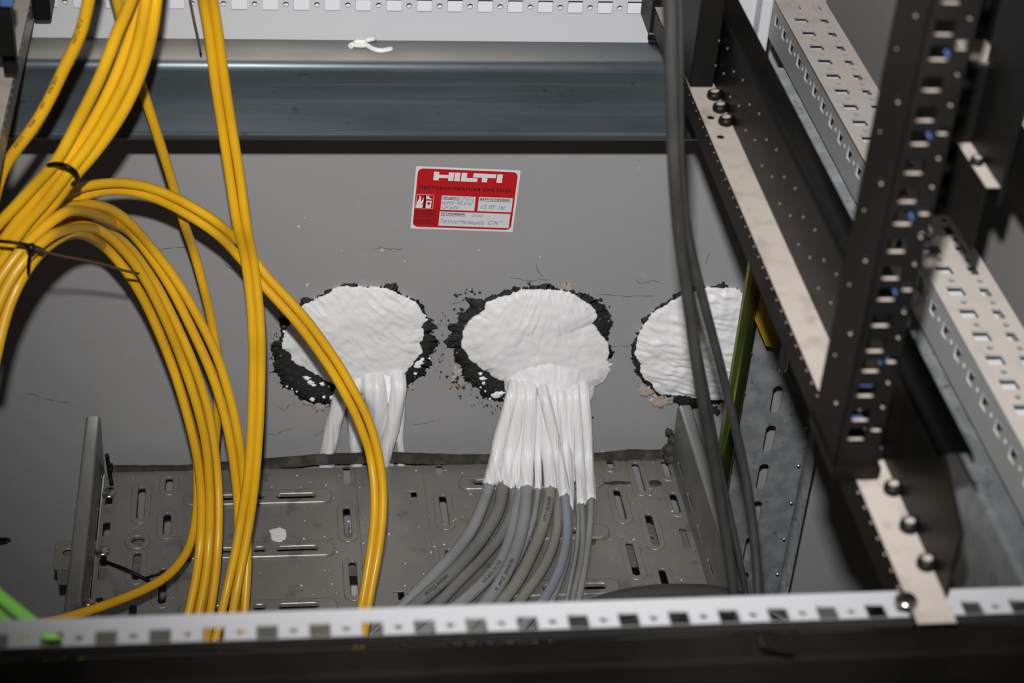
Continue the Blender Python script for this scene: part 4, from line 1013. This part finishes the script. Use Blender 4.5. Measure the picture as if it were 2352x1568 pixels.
def upright(label, x0, x1, y0, y1, z0, z1, s=1, cols=True):
    t = thing('mounting_upright', label, 'upright')
    wv = x1 - x0
    hs = []; ledges = []
    z = z0 + .03; k = 0
    seq = (.0127, .01588, .01588)
    while z < min(z1 - .02, z0 + .46) and cols:
        hs.append(rect(x0 + .0085, z, .0098, .0078, .0004, 1)); hs.append(circ(x0 + .0195, z + .006, .0019, 8) if k % 3 else rect(x0 + .0185, z + .004, .0062, .0045, .0004, 1))
        z += seq[k % 3]; k += 1
    plate('front_face', [(x0, z0), (x1, z0), (x1, z1), (x0, z1)], hs, .0022, (0, y0, 0), (1, 0, 0), (0, 0, 1), M['black'], t)
    hs2 = [circ(-(y0 + .018), z0 + .04 + .045 * i, .003, 10) for i in range(9)] + [circ(-(y0 + .033), z0 + .06 + .045 * i, .002, 10) for i in range(9)] if cols else []
    plate('side_face', [(-y1, z0), (-y0 - .0005, z0), (-y0 - .0005, z1), (-y1, z1)], hs2, .002, (x0, 0, 0), (0, -1, 0), (0, 0, 1), M['black'], t)
    box('back_face', x0 + .002, x1, y1 - .002, y1, z0, z1, M['black'], t)
    if cols:
        for i, (dz, ix) in enumerate(((.047, 0), (.061, 0), (.035, 0), (.018, 1), (.075, 1), (.118, 1), (.162, 1), (.207, 1), (.25, 1))):
            cx = x0 + (.0085 if ix == 0 else .0155)
            box('blue_clip', cx - (.004 if ix == 0 else .003), cx + .003, y0 + .0005, y0 + .006, z0 + dz, z0 + dz + (.003 if ix == 0 else .0012), M['blue'], t, .0004)
    return t
UPR = upright('black perforated rack upright with square holes and blue bits, right foreground', .3035, .3262, .745, .790, .0045, .60)
box('foot', .3025, .329, .742, .796, .0045, .014, M['blackweb'], UPR, .002)
upright('dark rear rack upright at the back of the black depth rail', .3175, .3345, 1.205, 1.262, .0045, .60, 1, False)
# clutter at the rear end: black block and cable holder
t = thing('bracket_block', 'small black block on the rear white rail beside the black cords', 'bracket')
a = at(1475, 55, Y=1.375); b = at(1522, 22, Y=1.375)
box('block', a.x, b.x + .004, 1.345, 1.388, a.z + .003, a.z + .07, M['blackclean'], t, .002)
box('block_lip', a.x - .001, b.x, 1.343, 1.347, a.z, a.z + .006, M['black'], t, .001)
t = thing('bracket_block', 'small black block on the rear white rail near the upper left corner', 'bracket')
a = at(84, 22, Y=1.375); b = at(124, 22, Y=1.375)
box('block', a.x, b.x, 1.35, 1.388, a.z + .002, a.z + .06, M['blackclean'], t, .002)
box('block_lip', a.x - .02, b.x - .004, 1.352, 1.38, a.z + .02, a.z + .05, M['blackclean'], t, .001)
t = thing('mounting_upright', 'black upright strip at the upper left corner above the notched rail', 'upright')
a = at(30, 150, d=1.28)
box('strip', a.x - .006, a.x + .003, a.y - .006, a.y + .004, a.z - .004, a.z + .3, M['black'], t, .001)
a = at(12, 75, d=1.24)
box('strip', a.x - .03, a.x + .008, a.y - .02, a.y - .012, a.z - .008, a.z + .3, M['blackclean'], t, .001)
t = thing('blue_plug', 'tiny blue plug tip at the upper left corner', 'plug')
a = at(18, -2, d=1.2); box('plug_body', a.x - .005, a.x + .004, a.y - .004, a.y + .004, a.z - .004, a.z + .008, M['blue'], t, .001)

# out-of-focus black brackets beyond the upright, upper right
def bracket(label, x, y0, y1, z, w_, h_, posth):
    t = thing('side_bracket', label, 'bracket')
    prf = [(x + .000, z - h_), (x, z)] + [(x + w_, z)]
    profile('flange', [(x, z - h_), (x, z - .001), (x + .001, z), (x + w_, z)][::-1], 'y', y0, y1, M['black'], t)
    box('end_post', x - .004, x + .02, y1 - .004, y1 + .03, z - h_ - .01, z + posth, M['black'], t, .003)
    box('web', x + w_, x + w_ + .003, y0, y1, z - .012, z + h_ * 3, M['blackclean'], t)
    disc('screw', (x + w_ * .5, (y0 + y1) / 2, z), (0, 0, 1), .004, .004, M['black'], t, 12)
    return t
pa = at(2240, 140, Z=.16); bracket('out of focus black bracket with dusty top, highest at the upper right', pa.x, pa.y - .12, pa.y, .16, .010, .035, .25)
pa = at(2190, 320, Z=.13); bracket('out of focus black bracket with dusty top, below the highest at right', pa.x, pa.y - .055, pa.y, .13, .009, .04, .05)
pa = at(2150, 300, Z=.06)
t = thing('side_bracket', 'wide dark plate behind the upright at the upper right', 'bracket')
PP = [at(2125, 400, Z=.05), at(2190, 480, Z=.05), at(2240, 440, Z=.08), at(2200, 310, Z=.10), at(2222, -60, Z=.20), at(2150, -60, Z=.18), at(2140, 200, Z=.10)]
nP = len(PP)
newobj('plate', mesh(PP + [p + Vector((0, .003, -.003)) for p in PP], [tuple(range(nP)), tuple(range(2 * nP - 1, nP - 1, -1))] + [(i, (i + 1) % nP, (i + 1) % nP + nP, i + nP) for i in range(nP)]), M['blackclean'], t)

# small dark bits on the plinth at the bottom
tag(tube('cable_tie_end', [at(1742, 1452, Y=.617), at(1748, 1478, Y=.613), at(1752, 1487, Y=.610), at(1785, 1497, Y=.612), at(1822, 1506, Y=.616)], .0008, M['blackclean'])[0], 'small black tie end hanging over the plinth at the bottom', 'cable tie')

# ------------------------------------------------------------------ origins: each object at its own place, things at their base
bpy.context.view_layer.update()
kids = {}
for o in list(COL.objects): kids.setdefault(o.parent, []).append(o)
def verts_bb(o):
    if o.type == 'MESH' and len(o.data.vertices):
        vs = [v.co for v in o.data.vertices]
        return Vector((min(v.x for v in vs), min(v.y for v in vs), min(v.z for v in vs))), Vector((max(v.x for v in vs), max(v.y for v in vs), max(v.z for v in vs)))
    return None
def place(o, base):
    ks = kids.get(o, [])
    bb = [b for b in ([verts_bb(o)] + [verts_bb(k) for k in ks]) if b]
    if not bb: return
    if o.type == 'MESH': lo, hi = verts_bb(o)
    else: lo = Vector([min(b[0][i] for b in bb) for i in range(3)]); hi = Vector([max(b[1][i] for b in bb) for i in range(3)])
    c = Vector(((lo.x + hi.x) / 2, (lo.y + hi.y) / 2, lo.z))
    if o.type == 'MESH':
        for v in o.data.vertices: v.co -= c
    o.location = c - base
    for k in ks: place(k, c)
for o in kids.get(None, []):
    if o.type in ('MESH', 'EMPTY'): place(o, Vector((0, 0, 0)))
